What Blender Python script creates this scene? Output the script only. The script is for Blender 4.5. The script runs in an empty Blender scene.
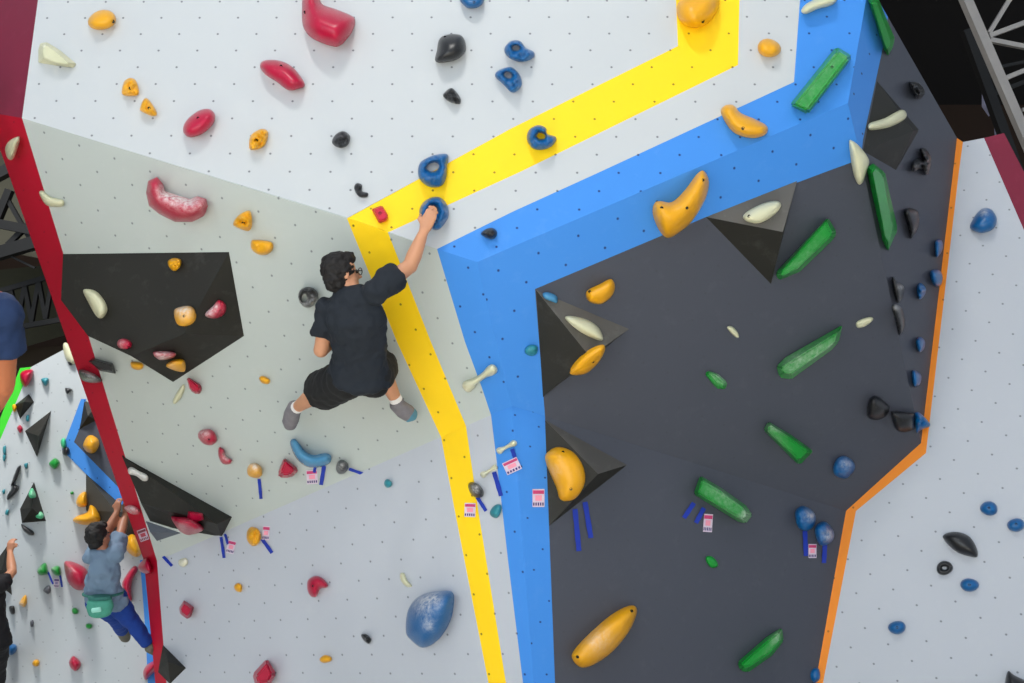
import bpy, bmesh, math, random
import numpy as np
from mathutils import Vector, Matrix, noise as mnoise
from mathutils.geometry import delaunay_2d_cdt

SC = bpy.context.scene
COL = SC.collection
random.seed(7)
W_, H_ = 1024, 683
FPX = W_ * 35.0 / 36.0
PITCH = math.radians(20)
CP, SP = math.cos(PITCH), math.sin(PITCH)
CAM = Vector((0, 0, 1.6))

# ---------------- camera
cd = bpy.data.cameras.new('camera'); cam = bpy.data.objects.new('camera', cd); COL.objects.link(cam)
cd.lens = 35; cd.sensor_width = 36; cd.clip_end = 200
cam.location = CAM; cam.rotation_euler = (math.pi / 2 + PITCH, 0, 0)
SC.camera = cam
# ---------------- world, lamps, exposure
wd = bpy.data.worlds.new('world'); SC.world = wd; wd.use_nodes = True
bgn = wd.node_tree.nodes['Background']
bgn.inputs[0].default_value = (0.76, 0.86, 1.0, 1); bgn.inputs[1].default_value = 0.59
def area(name, loc, target, size, power, color):
    l = bpy.data.lights.new(name, 'AREA'); l.shape = 'DISK'; l.size = size; l.energy = power; l.color = color
    o = bpy.data.objects.new(name, l); COL.objects.link(o); o.location = loc
    o.rotation_euler = (Vector(target) - Vector(loc)).to_track_quat('-Z', 'Y').to_euler()
    return o
area('hall_lamp', (-0.9, -0.4, 9.6), (0, 5.0, 4.9), 0.9, 150, (1.0, 0.98, 0.94))
front_fill = area('fill_behind_camera', (-4.0, -5.0, 2.2), (-1.0, 6.0, 2.6), 8.0, 400, (0.82, 0.92, 1.0))  # added soft fill from behind the camera; stands for no known window
area('far_wall_fill', (-5.2, 6.6, 9.4), (-4.2, 9.3, 2.5), 1.2, 420, (1.0, 0.98, 0.95))  # unseen light, added only to brighten the far left wall
bounce_fill = area('floor_bounce_fill', (0, -1.0, 9.5), (0, -1.0, 0), 6.0, 620, (1.0, 0.97, 0.92)); bounce_fill.data.spread = math.radians(66)  # unseen light added to brighten the floor, which bounces onto the overhangs
SC.view_settings.view_transform = 'Standard'; SC.view_settings.look = 'None'
SC.view_settings.gamma = 1; SC.view_settings.use_curve_mapping = False
SC.view_settings.exposure = 0.33

# ---------------- geometry of the place: every wall panel is a plane a*xr + b*yv + c = 1/depth
FAC = {'A': [0.00604, -0.05681, 0.18556], 'B': [0.05541, 0.09917, 0.17484], 'C': [0.10043, -0.00393, 0.16816], 'D1': [-0.04984, 0.07359, 0.17318], 'D2': [-0.07868, -0.01816, 0.16724], 'D3': [-0.35959, 0.00708, 0.29365], 'E': [0.0548, -0.04183, 0.11842]}
def ray(x, y): return Vector(((x - 512) / FPX, (341.5 - y) / FPX, 1.0))
def world(x, y, Z):
    r = ray(x, y)
    return Vector((Z * r.x, Z * (CP - r.y * SP), 1.6 + Z * (SP + r.y * CP)))
def wat(fc, x, y):
    a = FAC[fc]; r = ray(x, y); return a[0] * r.x + a[1] * r.y + a[2]
def pt(fc, x, y, h=0.0):
    a = FAC[fc]; n = math.sqrt(a[0] ** 2 + a[1] ** 2 + a[2] ** 2)
    return world(x, y, (1 - h * n) / wat(fc, x, y))
def nrm(fc):
    a = FAC[fc]; v = Vector((a[0], -a[1] * SP + a[2] * CP, a[1] * CP + a[2] * SP)); return -v.normalized()
def facet(name, *pw):          # three (x, y, w)
    A = np.array([[*ray(x, y)] for x, y, w in pw]); FAC[name] = tuple(np.linalg.solve(A, np.array([w for *_, w in pw])))
def wh(fc, x, y, h):
    a = FAC[fc]; n = math.sqrt(sum(t * t for t in a)); return wat(fc, x, y) / (1 - h * n)
def vertical(name, Y, yaw=0.0, x0=0.0):   # a plumb wall at distance Y, turned by yaw about x0
    n = Vector((math.sin(yaw), math.cos(yaw), 0)); d = n.dot(Vector((x0, Y, 0)))
    FAC[name] = (n.x / d, -n.y * SP / d, n.y * CP / d)

# ---------------- materials
def lin(c):
    return tuple(((v / 255) / 12.92 if v / 255 <= .04045 else ((v / 255 + .055) / 1.055) ** 2.4) for v in c)
MC = {}
def node(nt, t, **kw):
    n = nt.nodes.new(t)
    for k, v in kw.items(): setattr(n, k, v)
    return n
def math_(nt, op, a, b=None, c=None, clamp=False):
    n = node(nt, 'ShaderNodeMath', operation=op, use_clamp=clamp)
    for i, v in enumerate((a, b, c)):
        if v is None: continue
        if isinstance(v, (int, float)): n.inputs[i].default_value = v
        else: nt.links.new(v, n.inputs[i])
    return n.outputs[0]
def mix(nt, fac, a, b):
    n = node(nt, 'ShaderNodeMix', data_type='RGBA')
    for i, v in ((0, fac), (6, a), (7, b)):
        if isinstance(v, (int, float)): n.inputs[i].default_value = v
        elif isinstance(v, tuple): n.inputs[i].default_value = (*v[:3], 1)
        else: nt.links.new(v, n.inputs[i])
    return n.outputs[2]
def base(name, color, rough=.5, spec=.5):
    m = bpy.data.materials.new(name); m.use_nodes = True
    b = m.node_tree.nodes['Principled BSDF']
    b.inputs['Base Color'].default_value = (*lin(color), 1); b.inputs['Roughness'].default_value = rough
    b.inputs['Specular IOR Level'].default_value = spec
    return m, m.node_tree, b
def noise(nt, scale, detail=3, coord='Object', rough=.55):
    tc = node(nt, 'ShaderNodeTexCoord'); n = node(nt, 'ShaderNodeTexNoise')
    n.inputs['Scale'].default_value = scale; n.inputs['Detail'].default_value = detail; n.inputs['Roughness'].default_value = rough
    nt.links.new(tc.outputs[coord], n.inputs['Vector']); return n.outputs['Fac']
def wallmat(key, color, dot=(92, 94, 100), radius=.045, smudge=.10, rough=.55, streak=(205, 207, 208), dotamt=1.0):
    if key in MC: return MC[key]
    m, nt, b = base(key, color, rough, .3)
    uv = node(nt, 'ShaderNodeUVMap'); uv.uv_map = 'UVMap'
    sx = node(nt, 'ShaderNodeSeparateXYZ'); nt.links.new(uv.outputs[0], sx.inputs[0])
    du = math_(nt, 'SUBTRACT', math_(nt, 'FRACT', math_(nt, 'ADD', sx.outputs[0], 100.5)), .5)
    dv = math_(nt, 'SUBTRACT', math_(nt, 'FRACT', math_(nt, 'ADD', sx.outputs[1], 100.5)), .5)
    d = math_(nt, 'SQRT', math_(nt, 'ADD', math_(nt, 'MULTIPLY', du, du), math_(nt, 'MULTIPLY', dv, dv)))
    dotf = math_(nt, 'SUBTRACT', 1, math_(nt, 'DIVIDE', math_(nt, 'SUBTRACT', d, radius * .6), radius * .6, clamp=True), clamp=True)
    dotf = math_(nt, 'MULTIPLY', dotf, dotamt)
    n1 = noise(nt, 1.7, 5); n2 = noise(nt, 9, 6, rough=.7)
    f1 = math_(nt, 'MULTIPLY', math_(nt, 'SUBTRACT', n1, .5, clamp=False), smudge * 2)
    f2 = math_(nt, 'MULTIPLY', math_(nt, 'SUBTRACT', n2, .56, clamp=True), smudge * 5, clamp=True)
    c0 = mix(nt, math_(nt, 'ADD', f1, .15, clamp=True), lin(color), tuple(v * .82 for v in lin(color)))
    c1 = mix(nt, f2, c0, lin(streak))
    c2 = mix(nt, dotf, c1, lin(dot))
    nt.links.new(c2, b.inputs['Base Color'])
    MC[key] = m; return m
def holdmat(key, color, rough=.42, chalk=(225, 222, 218)):
    if key in MC: return MC[key]
    m, nt, b = base(key, color, rough, .45)
    at = node(nt, 'ShaderNodeAttribute', attribute_name='chalk')
    n1 = noise(nt, 38, 5, rough=.7); n2 = noise(nt, 9, 3)
    f = math_(nt, 'MULTIPLY', at.outputs['Fac'], math_(nt, 'MULTIPLY', math_(nt, 'SUBTRACT', n1, .32, clamp=True), 3.2, clamp=True), clamp=True)
    c0 = mix(nt, n2, tuple(v * .9 for v in lin(color)), tuple(min(1, v * 1.1) for v in lin(color)))
    c1 = mix(nt, math_(nt, 'MULTIPLY', math_(nt, 'SUBTRACT', n1, .58, clamp=True), .4, clamp=True), c0, lin(chalk))
    c2 = mix(nt, f, c1, lin(chalk)); nt.links.new(c2, b.inputs['Base Color'])
    bp = node(nt, 'ShaderNodeBump'); bp.inputs['Strength'].default_value = .15; bp.inputs['Distance'].default_value = .004
    nt.links.new(noise(nt, 220, 2), bp.inputs['Height']); nt.links.new(bp.outputs[0], b.inputs['Normal'])
    MC[key] = m; return m
def plain(key, color, rough=.6, metal=0, var=.12, scale=12):
    if key in MC: return MC[key]
    m, nt, b = base(key, color, rough, .4); b.inputs['Metallic'].default_value = metal
    c = mix(nt, noise(nt, scale, 4), tuple(v * (1 - var) for v in lin(color)), tuple(min(1, v * (1 + var)) for v in lin(color)))
    nt.links.new(c, b.inputs['Base Color']); MC[key] = m; return m

# ---------------- object helpers
def link(name, me, mats, parent=None, label=None, cat=None, group=None, kind=None):
    if not isinstance(mats, (list, tuple)): mats = [mats]
    o = bpy.data.objects.new(name, me); COL.objects.link(o)
    for m in mats: me.materials.append(m)
    if parent is not None: o.parent = parent; o.matrix_parent_inverse = Matrix.Translation(parent.location).inverted() if parent.location.length else Matrix()
    tagit(o, label, cat, group, kind); return o
def tagit(o, label=None, cat=None, group=None, kind=None):
    for k, v in (('label', label), ('category', cat), ('group', group), ('kind', kind)):
        if v: o[k] = v
    return o
def recenter(me, c):
    me.transform(Matrix.Translation(-c))
def mesh_obj(name, verts, faces, mats, parent=None, smooth=False, attr=None, mi=None, **kw):
    """verts in world space; the object's origin goes to their middle (top-level things only)"""
    me = bpy.data.meshes.new(name)
    c = Vector((0, 0, 0))
    if parent is None:
        for v in verts: c += Vector(v)
        c /= len(verts)
    me.from_pydata([tuple(Vector(v) - c) for v in verts], [], faces)
    if smooth:
        for p in me.polygons: p.use_smooth = True
    if mi:
        for p, i in zip(me.polygons, mi): p.material_index = i
    if attr:
        a = me.attributes.new('chalk', 'FLOAT', 'POINT'); a.data.foreach_set('value', attr)
    o = link(name, me, mats, None, **kw); o.location = c
    if parent is not None:
        o.parent = parent; o.matrix_parent_inverse = Matrix.Translation(parent.location).inverted()
        o.location = (0, 0, 0)
    return o
def empty(name, loc, **kw):
    o = bpy.data.objects.new(name, None); COL.objects.link(o); o.location = loc; o.empty_display_size = .1
    return tagit(o, **kw)

# ---------------- wall panels
LAT = {}   # panel -> (origin, e1, e2) of the bolt-hole lattice on that panel
def lattice(fc, p0, e1, e2):
    P0 = pt(fc, *p0); E1 = pt(fc, p0[0] + e1[0], p0[1] + e1[1]) - P0; E2 = pt(fc, p0[0] + e2[0], p0[1] + e2[1]) - P0
    LAT[fc] = (P0, E1, E2)
def uvof(fc, P):
    P0, E1, E2 = LAT[fc]; d = P - P0
    a, b, c = E1.dot(E1), E1.dot(E2), E2.dot(E2); p, q = d.dot(E1), d.dot(E2); D = a * c - b * b
    return ((p * c - q * b) / D, (a * q - b * p) / D)
def to_floor(fc, out):
    """corners given at y = 740 slide on along their edge until they stand on the floor"""
    n = len(out); res = []
    for i, (x, y) in enumerate(out):
        if y != 740: res.append((x, y)); continue
        q = out[i - 1] if out[i - 1][1] != 740 else out[(i + 1) % n]
        dx, dy = (x - q[0]) / (y - q[1]), 1.0; lo, hi = 740.0, 1400.0
        for _ in range(40):
            m_ = (lo + hi) / 2
            if pt(fc, q[0] + dx * (m_ - q[1]), m_).z > 0.0: lo = m_
            else: hi = m_
        res.append((q[0] + dx * (lo - q[1]), lo))
    return res
def panel(name, fc, polys, back=.02, holder=None):
    """polys: list of (outline, material, lift). Each one is a thin board lying on the panel's plane, all one mesh."""
    bm = bmesh.new(); uvl = bm.loops.layers.uv.new('UVMap'); mats = []
    for out, m, lift in polys:
        out = to_floor(fc, out)
        if m not in mats: mats.append(m)
        top = [bm.verts.new(pt(fc, x, y, lift)) for x, y in out]
        f = bm.faces.new(top); f.normal_update()
        if f.normal.dot(nrm(fc)) < 0: f.normal_flip()
        fs = [f]
        nb = nrm(fc)
        bot = [bm.verts.new(v.co - nb * (back + lift)) for v in top]
        n = len(top)
        for i in range(n):
            fs.append(bm.faces.new((top[i], top[(i + 1) % n], bot[(i + 1) % n], bot[i])))
        fs.append(bm.faces.new(bot))
        for g in fs:
            g.material_index = mats.index(m)
            for l in g.loops: l[uvl].uv = uvof(fc, l.vert.co) if fc in LAT else (l.vert.co.x * 5, l.vert.co.z * 5)
    me = bpy.data.meshes.new(name); bm.to_mesh(me); bm.free()
    return link(name, me, mats, kind='structure')

# ---------------- holds
def cr(pts, k=4):
    n = len(pts); out = []
    for i in range(n):
        p0, p1, p2, p3 = (np.array(pts[(i + j) % n], float) for j in (-1, 0, 1, 2))
        for t in np.arange(k) / k:
            out.append(tuple(.5 * ((2 * p1) + (p2 - p0) * t + (2 * p0 - 5 * p1 + 4 * p2 - p3) * t * t + (3 * p1 - p0 - 3 * p2 + p3) * t ** 3)))
    return out
def el(cx, cy, rx, ry, rot=0, n=18, wob=.05):
    r = math.radians(rot); o = []
    s = random.random() * 9
    for i in range(n):
        a = 2 * math.pi * i / n; q = 1 + wob * math.sin(2 * a + s) + wob * .6 * math.sin(3 * a + 2 * s)
        u, v = rx * q * math.cos(a), ry * q * math.sin(a)
        o.append((cx + u * math.cos(r) - v * math.sin(r), cy + u * math.sin(r) + v * math.cos(r)))
    return o
def inside(p, poly):
    x, y = p; c = False; n = len(poly)
    for i in range(n):
        x1, y1 = poly[i]; x2, y2 = poly[i - 1]
        if (y1 > y) != (y2 > y) and x < (x2 - x1) * (y - y1) / (y2 - y1) + x1: c = not c
    return c
def distpoly(p, loops):
    best = 1e9
    for poly in loops:
        a = np.array(poly); b = np.roll(a, -1, 0); d = b - a; q = np.array(p)
        t = np.clip(((q - a) * d).sum(1) / np.maximum((d * d).sum(1), 1e-9), 0, 1)
        best = min(best, float(np.sqrt((((a + d * t[:, None]) - q) ** 2).sum(1)).min()))
    return best
def parse(s): 
    v = [float(t) for t in s.replace(',', ' ').split()]; return list(zip(v[::2], v[1::2]))
COLS = {'pink': (174, 5, 52), 'yellow': (226, 160, 10), 'blue': (0, 88, 146), 'sky': (70, 136, 176), 'green': (8, 138, 44),
        'black': (24, 24, 26), 'cream': (204, 202, 168), 'white': (206, 204, 194), 'teal': (40, 128, 140), 'red': (190, 20, 52), 'grey': (84, 86, 92), 'mint': (60, 190, 130)}
def hcol(c): return holdmat('hold_' + c, COLS[c], {'black': .33, 'sky': .25, 'pink': .30, 'blue': .32, 'yellow': .36, 'green': .28}.get(c, .40))
def bolt(P, n, parent, r=.009):
    q = n.to_track_quat('Z', 'Y'); vs = []; k = 6
    for h in (-.01, .0015):
        for i in range(k): vs.append(P + q @ Vector((r * math.cos(i * 2 * math.pi / k), r * math.sin(i * 2 * math.pi / k), h)))
    vs.append(P + q @ Vector((0, 0, -.004)))
    fs = [(i, (i + 1) % k, k + (i + 1) % k, k + i) for i in range(k)] + [(k + i, k + (i + 1) % k, 2 * k) for i in range(k)]
    mesh_obj('bolt', vs, fs, plain('bolt_steel', (34, 32, 34), .35, .6), parent=parent)
def hold(label, fc, out, h, color, hole=None, kind='dome', chalk=(), bolts=(), smooth=True, bump=0.0, bevel=None, group=None, name='climbing_hold', power=.5, cat='climbing hold', peak=None):
    """A resin hold: outline on the panel's plane, its body rising h metres from the panel."""
    if isinstance(out, str): out = parse(out)
    o = cr(out, 4 if len(out) < 14 else 1) if smooth else out
    if not smooth:
        q = []
        for i in range(len(o)):
            a, b = np.array(o[i]), np.array(o[(i + 1) % len(o)])
            for t in (0, .25, .5, .75): q.append(tuple(a + (b - a) * t))
        o = q
    loops = [o]
    if hole:
        hl = cr(parse(hole), 3) if isinstance(hole, str) else hole
        loops.append(hl)
    xs = [p[0] for p in o]; ys = [p[1] for p in o]; size = max(max(xs) - min(xs), max(ys) - min(ys))
    st = max(size / 15, .9)
    pts = []; y = min(ys); row = 0
    while y < max(ys):
        x = min(xs) + (st / 2 if row % 2 else 0)
        while x < max(xs):
            if inside((x, y), o) and not (hole and inside((x, y), hl)):
                d = distpoly((x, y), loops)
                if d > st * .35: pts.append((x, y, d))
            x += st
        y += st * .87; row += 1
    if not pts: pts = [(sum(xs) / len(xs), sum(ys) / len(ys), size / 3)]
    dm = max(p[2] for p in pts)
    bvl = dm if bevel is None else bevel
    V = []; E = []; hs = []
    for lp in loops:
        s = len(V)
        for p in lp: V.append(p); hs.append(0)
        E += [(s + i, s + (i + 1) % len(lp)) for i in range(len(lp))]
    # an inner ring close to the rim gives the hold its steep side
    def prof(x, y, d):
        t = min(d / bvl, 1.0); z = (1 - (1 - t) ** 2) ** power
        if peak:
            z *= .45 + .55 * math.exp(-((x - peak[0]) ** 2 + (y - peak[1]) ** 2) / (2 * (peak[2]) ** 2))
        z = h * z
        if bump: z += bump * h * (mnoise.noise(Vector((x * .33, y * .33, size))) ) * t * 1.8
        return max(z, .001)
    for lp in loops:
        n = len(lp); a = np.array(lp)
        for i in range(n):
            tn = a[(i + 1) % n] - a[i - 1]; L = np.hypot(*tn)
            if L < 1e-6: continue
            for sgn in (1, -1):
                q = a[i] + sgn * np.array([-tn[1], tn[0]]) / L * min(st * .3, dm * .25)
                if inside(q, o) and not (hole and inside(q, hl)):
                    d = distpoly(q, loops)
                    if d > min(st * .3, dm * .25) * .6: V.append(tuple(q)); hs.append(prof(q[0], q[1], d))
    for x, y, d in pts: V.append((x, y)); hs.append(prof(x, y, d))
    r = delaunay_2d_cdt([Vector(v) for v in V], E, [], 0, 1e-4)
    vo, _, fo, vi = r[0], r[1], r[2], r[3]
    vs = []; at = []
    for v, src in zip(vo, vi):
        hh = hs[src[0]] if src else 0
        vs.append(pt(fc, v.x, v.y, hh))
        c = 0
        for (cx, cy, cr_, k) in chalk: c += k * math.exp(-((v.x - cx) ** 2 + (v.y - cy) ** 2) / (2 * cr_ ** 2))
        at.append(min(c, 1))
    fs = []
    nb = nrm(fc)
    for f in fo:
        cx = sum(vo[i].x for i in f) / 3; cy = sum(vo[i].y for i in f) / 3
        if not inside((cx, cy), o) or (hole and inside((cx, cy), hl)): continue
        a, b, c = (vo[i] for i in f)
        if (b.x - a.x) * (c.y - a.y) - (b.y - a.y) * (c.x - a.x) > 0: f = f[::-1]
        fs.append(tuple(f))
    # closed underneath: rim vertices dropped 4 mm into the panel
    used = {}
    ec = {}
    for f in fs:
        for i in range(len(f)):
            e = (f[i], f[(i + 1) % len(f)]); ec[e] = ec.get(e, 0) + 1
    rimE = [e for e in ec if (e[1], e[0]) not in ec]
    for e in rimE:
        for i in e:
            if i not in used: used[i] = len(vs); vs.append(vs[i] - nb * .004); at.append(at[i])
    fs += [(e[1], e[0], used[e[0]], used[e[1]]) for e in rimE]
    ob = mesh_obj(name, vs, fs, hcol(color), smooth=True, attr=at, label=label, cat=cat, group=group)
    if kind == 'flat':
        for p in ob.data.polygons: p.use_smooth = False
    for bx, by in bolts:
        bolt(pt(fc, bx, by, prof(bx, by, distpoly((bx, by), loops)) + .001), nb, ob)
    return ob
def block(label, fc, out, top, h, color, group=None, name='climbing_hold', bolts=(), chalk=(), cat='climbing hold', bev=.004, mat=None):
    """A faceted hold: base outline and a matching ring of top corners (x, y[, height]) ."""
    if isinstance(out, str): out = parse(out)
    if isinstance(top, str): top = parse(top)
    n = len(out); bm = bmesh.new(); lay = bm.verts.layers.float.new('chalk')
    nb = nrm(fc)
    def ck(v, x, y): v[lay] = min(1, sum(k * math.exp(-((x - cx) ** 2 + (y - cy) ** 2) / (2 * r ** 2)) for cx, cy, r, k in chalk))
    A = [bm.verts.new(pt(fc, x, y, 0)) for x, y in out]
    B = [bm.verts.new(pt(fc, t[0], t[1], t[2] if len(t) > 2 else h)) for t in top]
    for v, p in zip(A + B, list(out) + list(top)): ck(v, p[0], p[1])
    for i in range(n):
        bm.faces.new((A[i], A[(i + 1) % n], B[(i + 1) % n], B[i]))
    bm.faces.new(B[::-1]); bm.faces.new(A)
    bmesh.ops.triangulate(bm, faces=[f for f in bm.faces if len(f.verts) > 4])
    bmesh.ops.recalc_face_normals(bm, faces=bm.faces)
    if bev:
        es = [e for e in bm.edges if e.calc_face_angle(0) > .35]
        bmesh.ops.bevel(bm, geom=es, offset=bev, segments=2, affect='EDGES', clamp_overlap=True)
    if chalk:
        bmesh.ops.subdivide_edges(bm, edges=[e for e in bm.edges if e.calc_length() > .06], cuts=4, use_grid_fill=True)
    c = pt(fc, sum(p[0] for p in out) / n, sum(p[1] for p in out) / n)
    bmesh.ops.translate(bm, verts=bm.verts, vec=-c)
    me = bpy.data.meshes.new(name); bm.to_mesh(me); bm.free()
    o = link(name, me, mat or hcol(color), label=label, cat=cat, group=group); o.location = c
    for bx, by in bolts: bolt(pt(fc, bx, by, h + .001), nb, o)
    return o
def volume(label, fc, pts, faces, reg=None, group=None, mat=None, back=.01, name='volume', pale_top=False):
    """A plywood volume: pts (x, y, height), faces as index tuples; reg names the faces as new panels."""
    P = [pt(fc, x, y, h) for x, y, h in pts]; nb = nrm(fc)
    bm = bmesh.new(); vs = [bm.verts.new(p) for p in P]
    for f in faces:
        if len(f) > 3:
            for i in range(1, len(f) - 1): bm.faces.new((vs[f[0]], vs[f[i]], vs[f[i + 1]]))
        else: bm.faces.new([vs[i] for i in f])
    if pale_top: bm.faces.ensure_lookup_table(); bm.faces[0].material_index = 1
    be = [e for e in bm.edges if len(e.link_faces) == 1]
    r = bmesh.ops.extrude_edge_only(bm, edges=be)
    nv = [g for g in r['geom'] if isinstance(g, bmesh.types.BMVert)]
    for v in nv:      # the skirt drops square to the wall, from wherever the rim stands
        i = min(range(len(P)), key=lambda k: (P[k] - v.co).length)
        v.co -= nb * (pts[i][2] + back)
    bmesh.ops.contextual_create(bm, geom=[e for e in bm.edges if len(e.link_faces) == 1])
    bmesh.ops.recalc_face_normals(bm, faces=bm.faces)
    c = sum(P, Vector()) / len(P)
    bmesh.ops.translate(bm, verts=bm.verts, vec=-c)
    me = bpy.data.meshes.new(name); bm.to_mesh(me); bm.free()
    o = link(name, me, [MC['volume_black'], MC['volume_pale']] if pale_top else (mat or MC['volume_black']), label=label, cat='climbing volume', group=group); o.location = c
    for nm, f in (reg or {}).items():
        facet(nm, *[(pts[i][0], pts[i][1], wh(fc, pts[i][0], pts[i][1], pts[i][2])) for i in faces[f][:3]])
    return o
def tape(label, fc, p, q, w=3.2, lift=.004, group='blue tape strips'):
    a, b = np.array(p, float), np.array(q, float); d = b - a; L = np.hypot(*d); n = np.array([-d[1], d[0]]) / L * w / 2
    ks = 6; vs = []; fs = []
    for i in range(ks + 1):
        c = a + d * i / ks; j = n * (1 + .08 * math.sin(i * 2.1)); z = lift + .004 * math.sin(i / ks * 3.1)
        for s in (-1, 1): vs.append(pt(fc, *(c + s * j), z))
        for s in (-1, 1): vs.append(pt(fc, *(c + s * j), z - .0025))
    for i in range(ks):
        u = 4 * i; fs += [(u, u + 1, u + 5, u + 4), (u + 2, u + 6, u + 7, u + 3), (u, u + 4, u + 6, u + 2), (u + 1, u + 3, u + 7, u + 5)]
    fs += [(0, 2, 3, 1), (4 * ks, 4 * ks + 1, 4 * ks + 3, 4 * ks + 2)]
    return mesh_obj('tape_strip', vs, fs, plain('blue_tape', (20, 50, 160), .55), label=label, cat='tape', group=group)
def tag(label, fc, cx, cy, w, h, rot=0, cols=((150, 40, 90), (225, 130, 160), (110, 60, 110))):
    r = math.radians(rot); ux, uy = (math.cos(r), math.sin(r)), (-math.sin(r), math.cos(r))
    def Q(u, v, z): return pt(fc, cx + u * w / 2 * ux[0] + v * h / 2 * uy[0], cy + u * w / 2 * ux[1] + v * h / 2 * uy[1], z)
    def sheet(nm, u0, v0, u1, v1, z, m, par, t=.002, **kw):
        vs = [Q(u0, v0, z), Q(u1, v0, z), Q(u1, v1, z), Q(u0, v1, z)] + [Q(u0, v0, z - t), Q(u1, v0, z - t), Q(u1, v1, z - t), Q(u0, v1, z - t)]
        return mesh_obj(nm, vs, [(0, 1, 2, 3), (7, 6, 5, 4), (0, 4, 5, 1), (1, 5, 6, 2), (2, 6, 7, 3), (3, 7, 4, 0)], m, parent=par, **kw)
    o = sheet('route_tag', -1, -1, 1, 1, .005, plain('tag_paper', (214, 196, 210), .5), None, label=label, cat='route tag', group='paper route tags')
    sheet('printed_band', -.92, -.85, .92, -.45, .0062, plain('tag_a' + str(cols[0]), cols[0], .5), o)
    sheet('printed_panel', -.55, -.3, .55, .3, .0062, plain('tag_b' + str(cols[1]), cols[1], .5), o)
    for k in range(5):
        sheet('printed_mark', -.9 + k * .38, .5, -.66 + k * .38, .85, .0062, plain('tag_c' + str(cols[2]), cols[2], .5), o)
    return o

# ================= SETTING
def sub(fc, P, e1, e2): lattice(fc, P, e1, e2)
lattice('A', (590.4, 50.3), (21.1, 16.9), (-19, 16.9))
lattice('B', (245.1, 388.9), (-17.3, 9.4), (15, 22))
lattice('C', (413.4, 539.6), (19.6, 17.8), (-12.3, 19.9))
lattice('D1', (526.3, 282.2), (27.2, 11.4), (-12, 28.6))
lattice('D2', (620, 560), (22, 10), (-8, 20))
lattice('D3', (920, 250), (12, 12), (-6, 20))
lattice('E', (958, 409), (-13.75, 18.75), (23.75, 13))
WHITE = (190, 193, 194)
mA = wallmat('panel_white', WHITE, dotamt=.85)
mB = wallmat('panel_grey_white', (183, 190, 185), smudge=.12, dotamt=.75)
mC = wallmat('panel_lower_white', (184, 188, 195), smudge=.12, dotamt=.75)
mY = wallmat('paint_yellow', (255, 210, 16), dot=(140, 110, 20), smudge=.04, streak=(255, 235, 130))
mU = wallmat('paint_blue', (62, 136, 218), dot=(20, 50, 110), smudge=.06, streak=(150, 190, 240))
mD = wallmat('paint_dark_grey', (70, 73, 83), dot=(60, 62, 68), smudge=.09, streak=(120, 122, 128), dotamt=.35)
mR = wallmat('paint_crimson', (186, 8, 42), dot=(110, 10, 30), smudge=.05, streak=(215, 90, 110), dotamt=.5)
mM = wallmat('paint_magenta', (120, 20, 50), dot=(110, 30, 60), smudge=.06, streak=(200, 100, 135), dotamt=.5)
mO = wallmat('paint_orange', (236, 136, 30), dot=(150, 90, 20), smudge=.04, streak=(255, 190, 110))
mG = wallmat('paint_green', (60, 205, 40), smudge=.04, streak=(120, 220, 100), dotamt=0)
MC['volume_black'] = wallmat('volume_black', (36, 35, 30), dot=(20, 20, 20), smudge=.24, streak=(96, 94, 90), dotamt=0, rough=.6)
MC['volume_pale'] = wallmat('volume_pale', (92, 89, 84), smudge=.3, streak=(140, 138, 132), dotamt=0, rough=.65)  # lighter grey given to the top face of three pyramids
mK = MC['volume_black']

R0, R3, R4, K, J = (22, 118), (477, 262), (848, 103), (512, 406), (157, 561)
M, L, Q, P = (846, 511), (921, 443), (815.5, 683), (957, 138)
J1, J2 = (441, 437), (466, 426)      # yellow stripe on the crease
panel('wall_upper', 'A', [
    (parse('22,118 347,218 345,220 512,128 678,46 676,0 675,-130 55,-130 38,0')[0:2] + parse('512,128 678,46 676,0 675,-150 64,-150 38,0'), mA, 0),
    (parse('388,232.5 437,249 512,212 602,171 794,82 800,0 803,-150 741,-150 739.5,0 738,65 522,171'), mA, 0),
    (parse('347,218.5 388,232.5 522,171 738,65 739.5,0 741,-150 675,-150 676,0 678,46 512,128'), mY, 0),
    (parse('437,249 477,262 848,103 866,0 869,-16 892,-150 803,-150 800,0 794,82 602,171 512,212'), mU, 0)])
panel('wall_left_overhang', 'B', [
    ([R0, (347, 218.5), (397, 342), J1, J], mB, 0),
    (parse('347,218.5 388,232.5 431,342 466,426 441,437 397,342'), mY, 0),
    (parse('388,232.5 437,249 465,342 482,388 491,415 466,426 431,342'), mB, 0),
    (parse('437,249 477,262 512,406 491,415 482,388 465,342'), mU, 0)])
panel('wall_left_lower', 'C', [
    ([J, J1, (455, 512), (488.5, 683), (498, 740), (169, 740), (167, 690)], mC, 0),
    ([J1, J2, (478.5, 512), (506, 683), (514, 740), (498, 740), (488.5, 683), (455, 512)], mY, 0),
    ([J2, (491, 415), (497, 464), (508, 560), (523, 683), (529, 740), (514, 740), (506, 683), (478.5, 512)], mC, 0),
    ([(491, 415), K, (534, 683), (538.5, 740), (529, 740), (523, 683), (508, 560), (497, 464)], mU, 0)])
panel('wall_right_overhang', 'D1', [
    (parse('477,262 848,103 861,159 828,171 706,217 535,289 545,416 512,406'), mU, 0),
    ([(535, 289), (706, 217), (828, 171), (861, 159), L, M, (545, 416)], mD, 0)])
panel('wall_right_lower', 'D2', [
    (parse('512,406 545,416 549,526 555,683 557,740 538.5,740 534,683'), mU, 0),
    ([(545, 416), M, Q, (806, 740), (557, 740), (555, 683), (549, 526)], mD, 0)])
panel('wall_right_return', 'D3', [
    (parse('848,103 866,0 869,-16 888,17 883,47 863,140 861,159'), mU, 0),
    ([(861, 159), (863, 140), (883, 47), (888, 17), P, L], mD, 0)])
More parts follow.
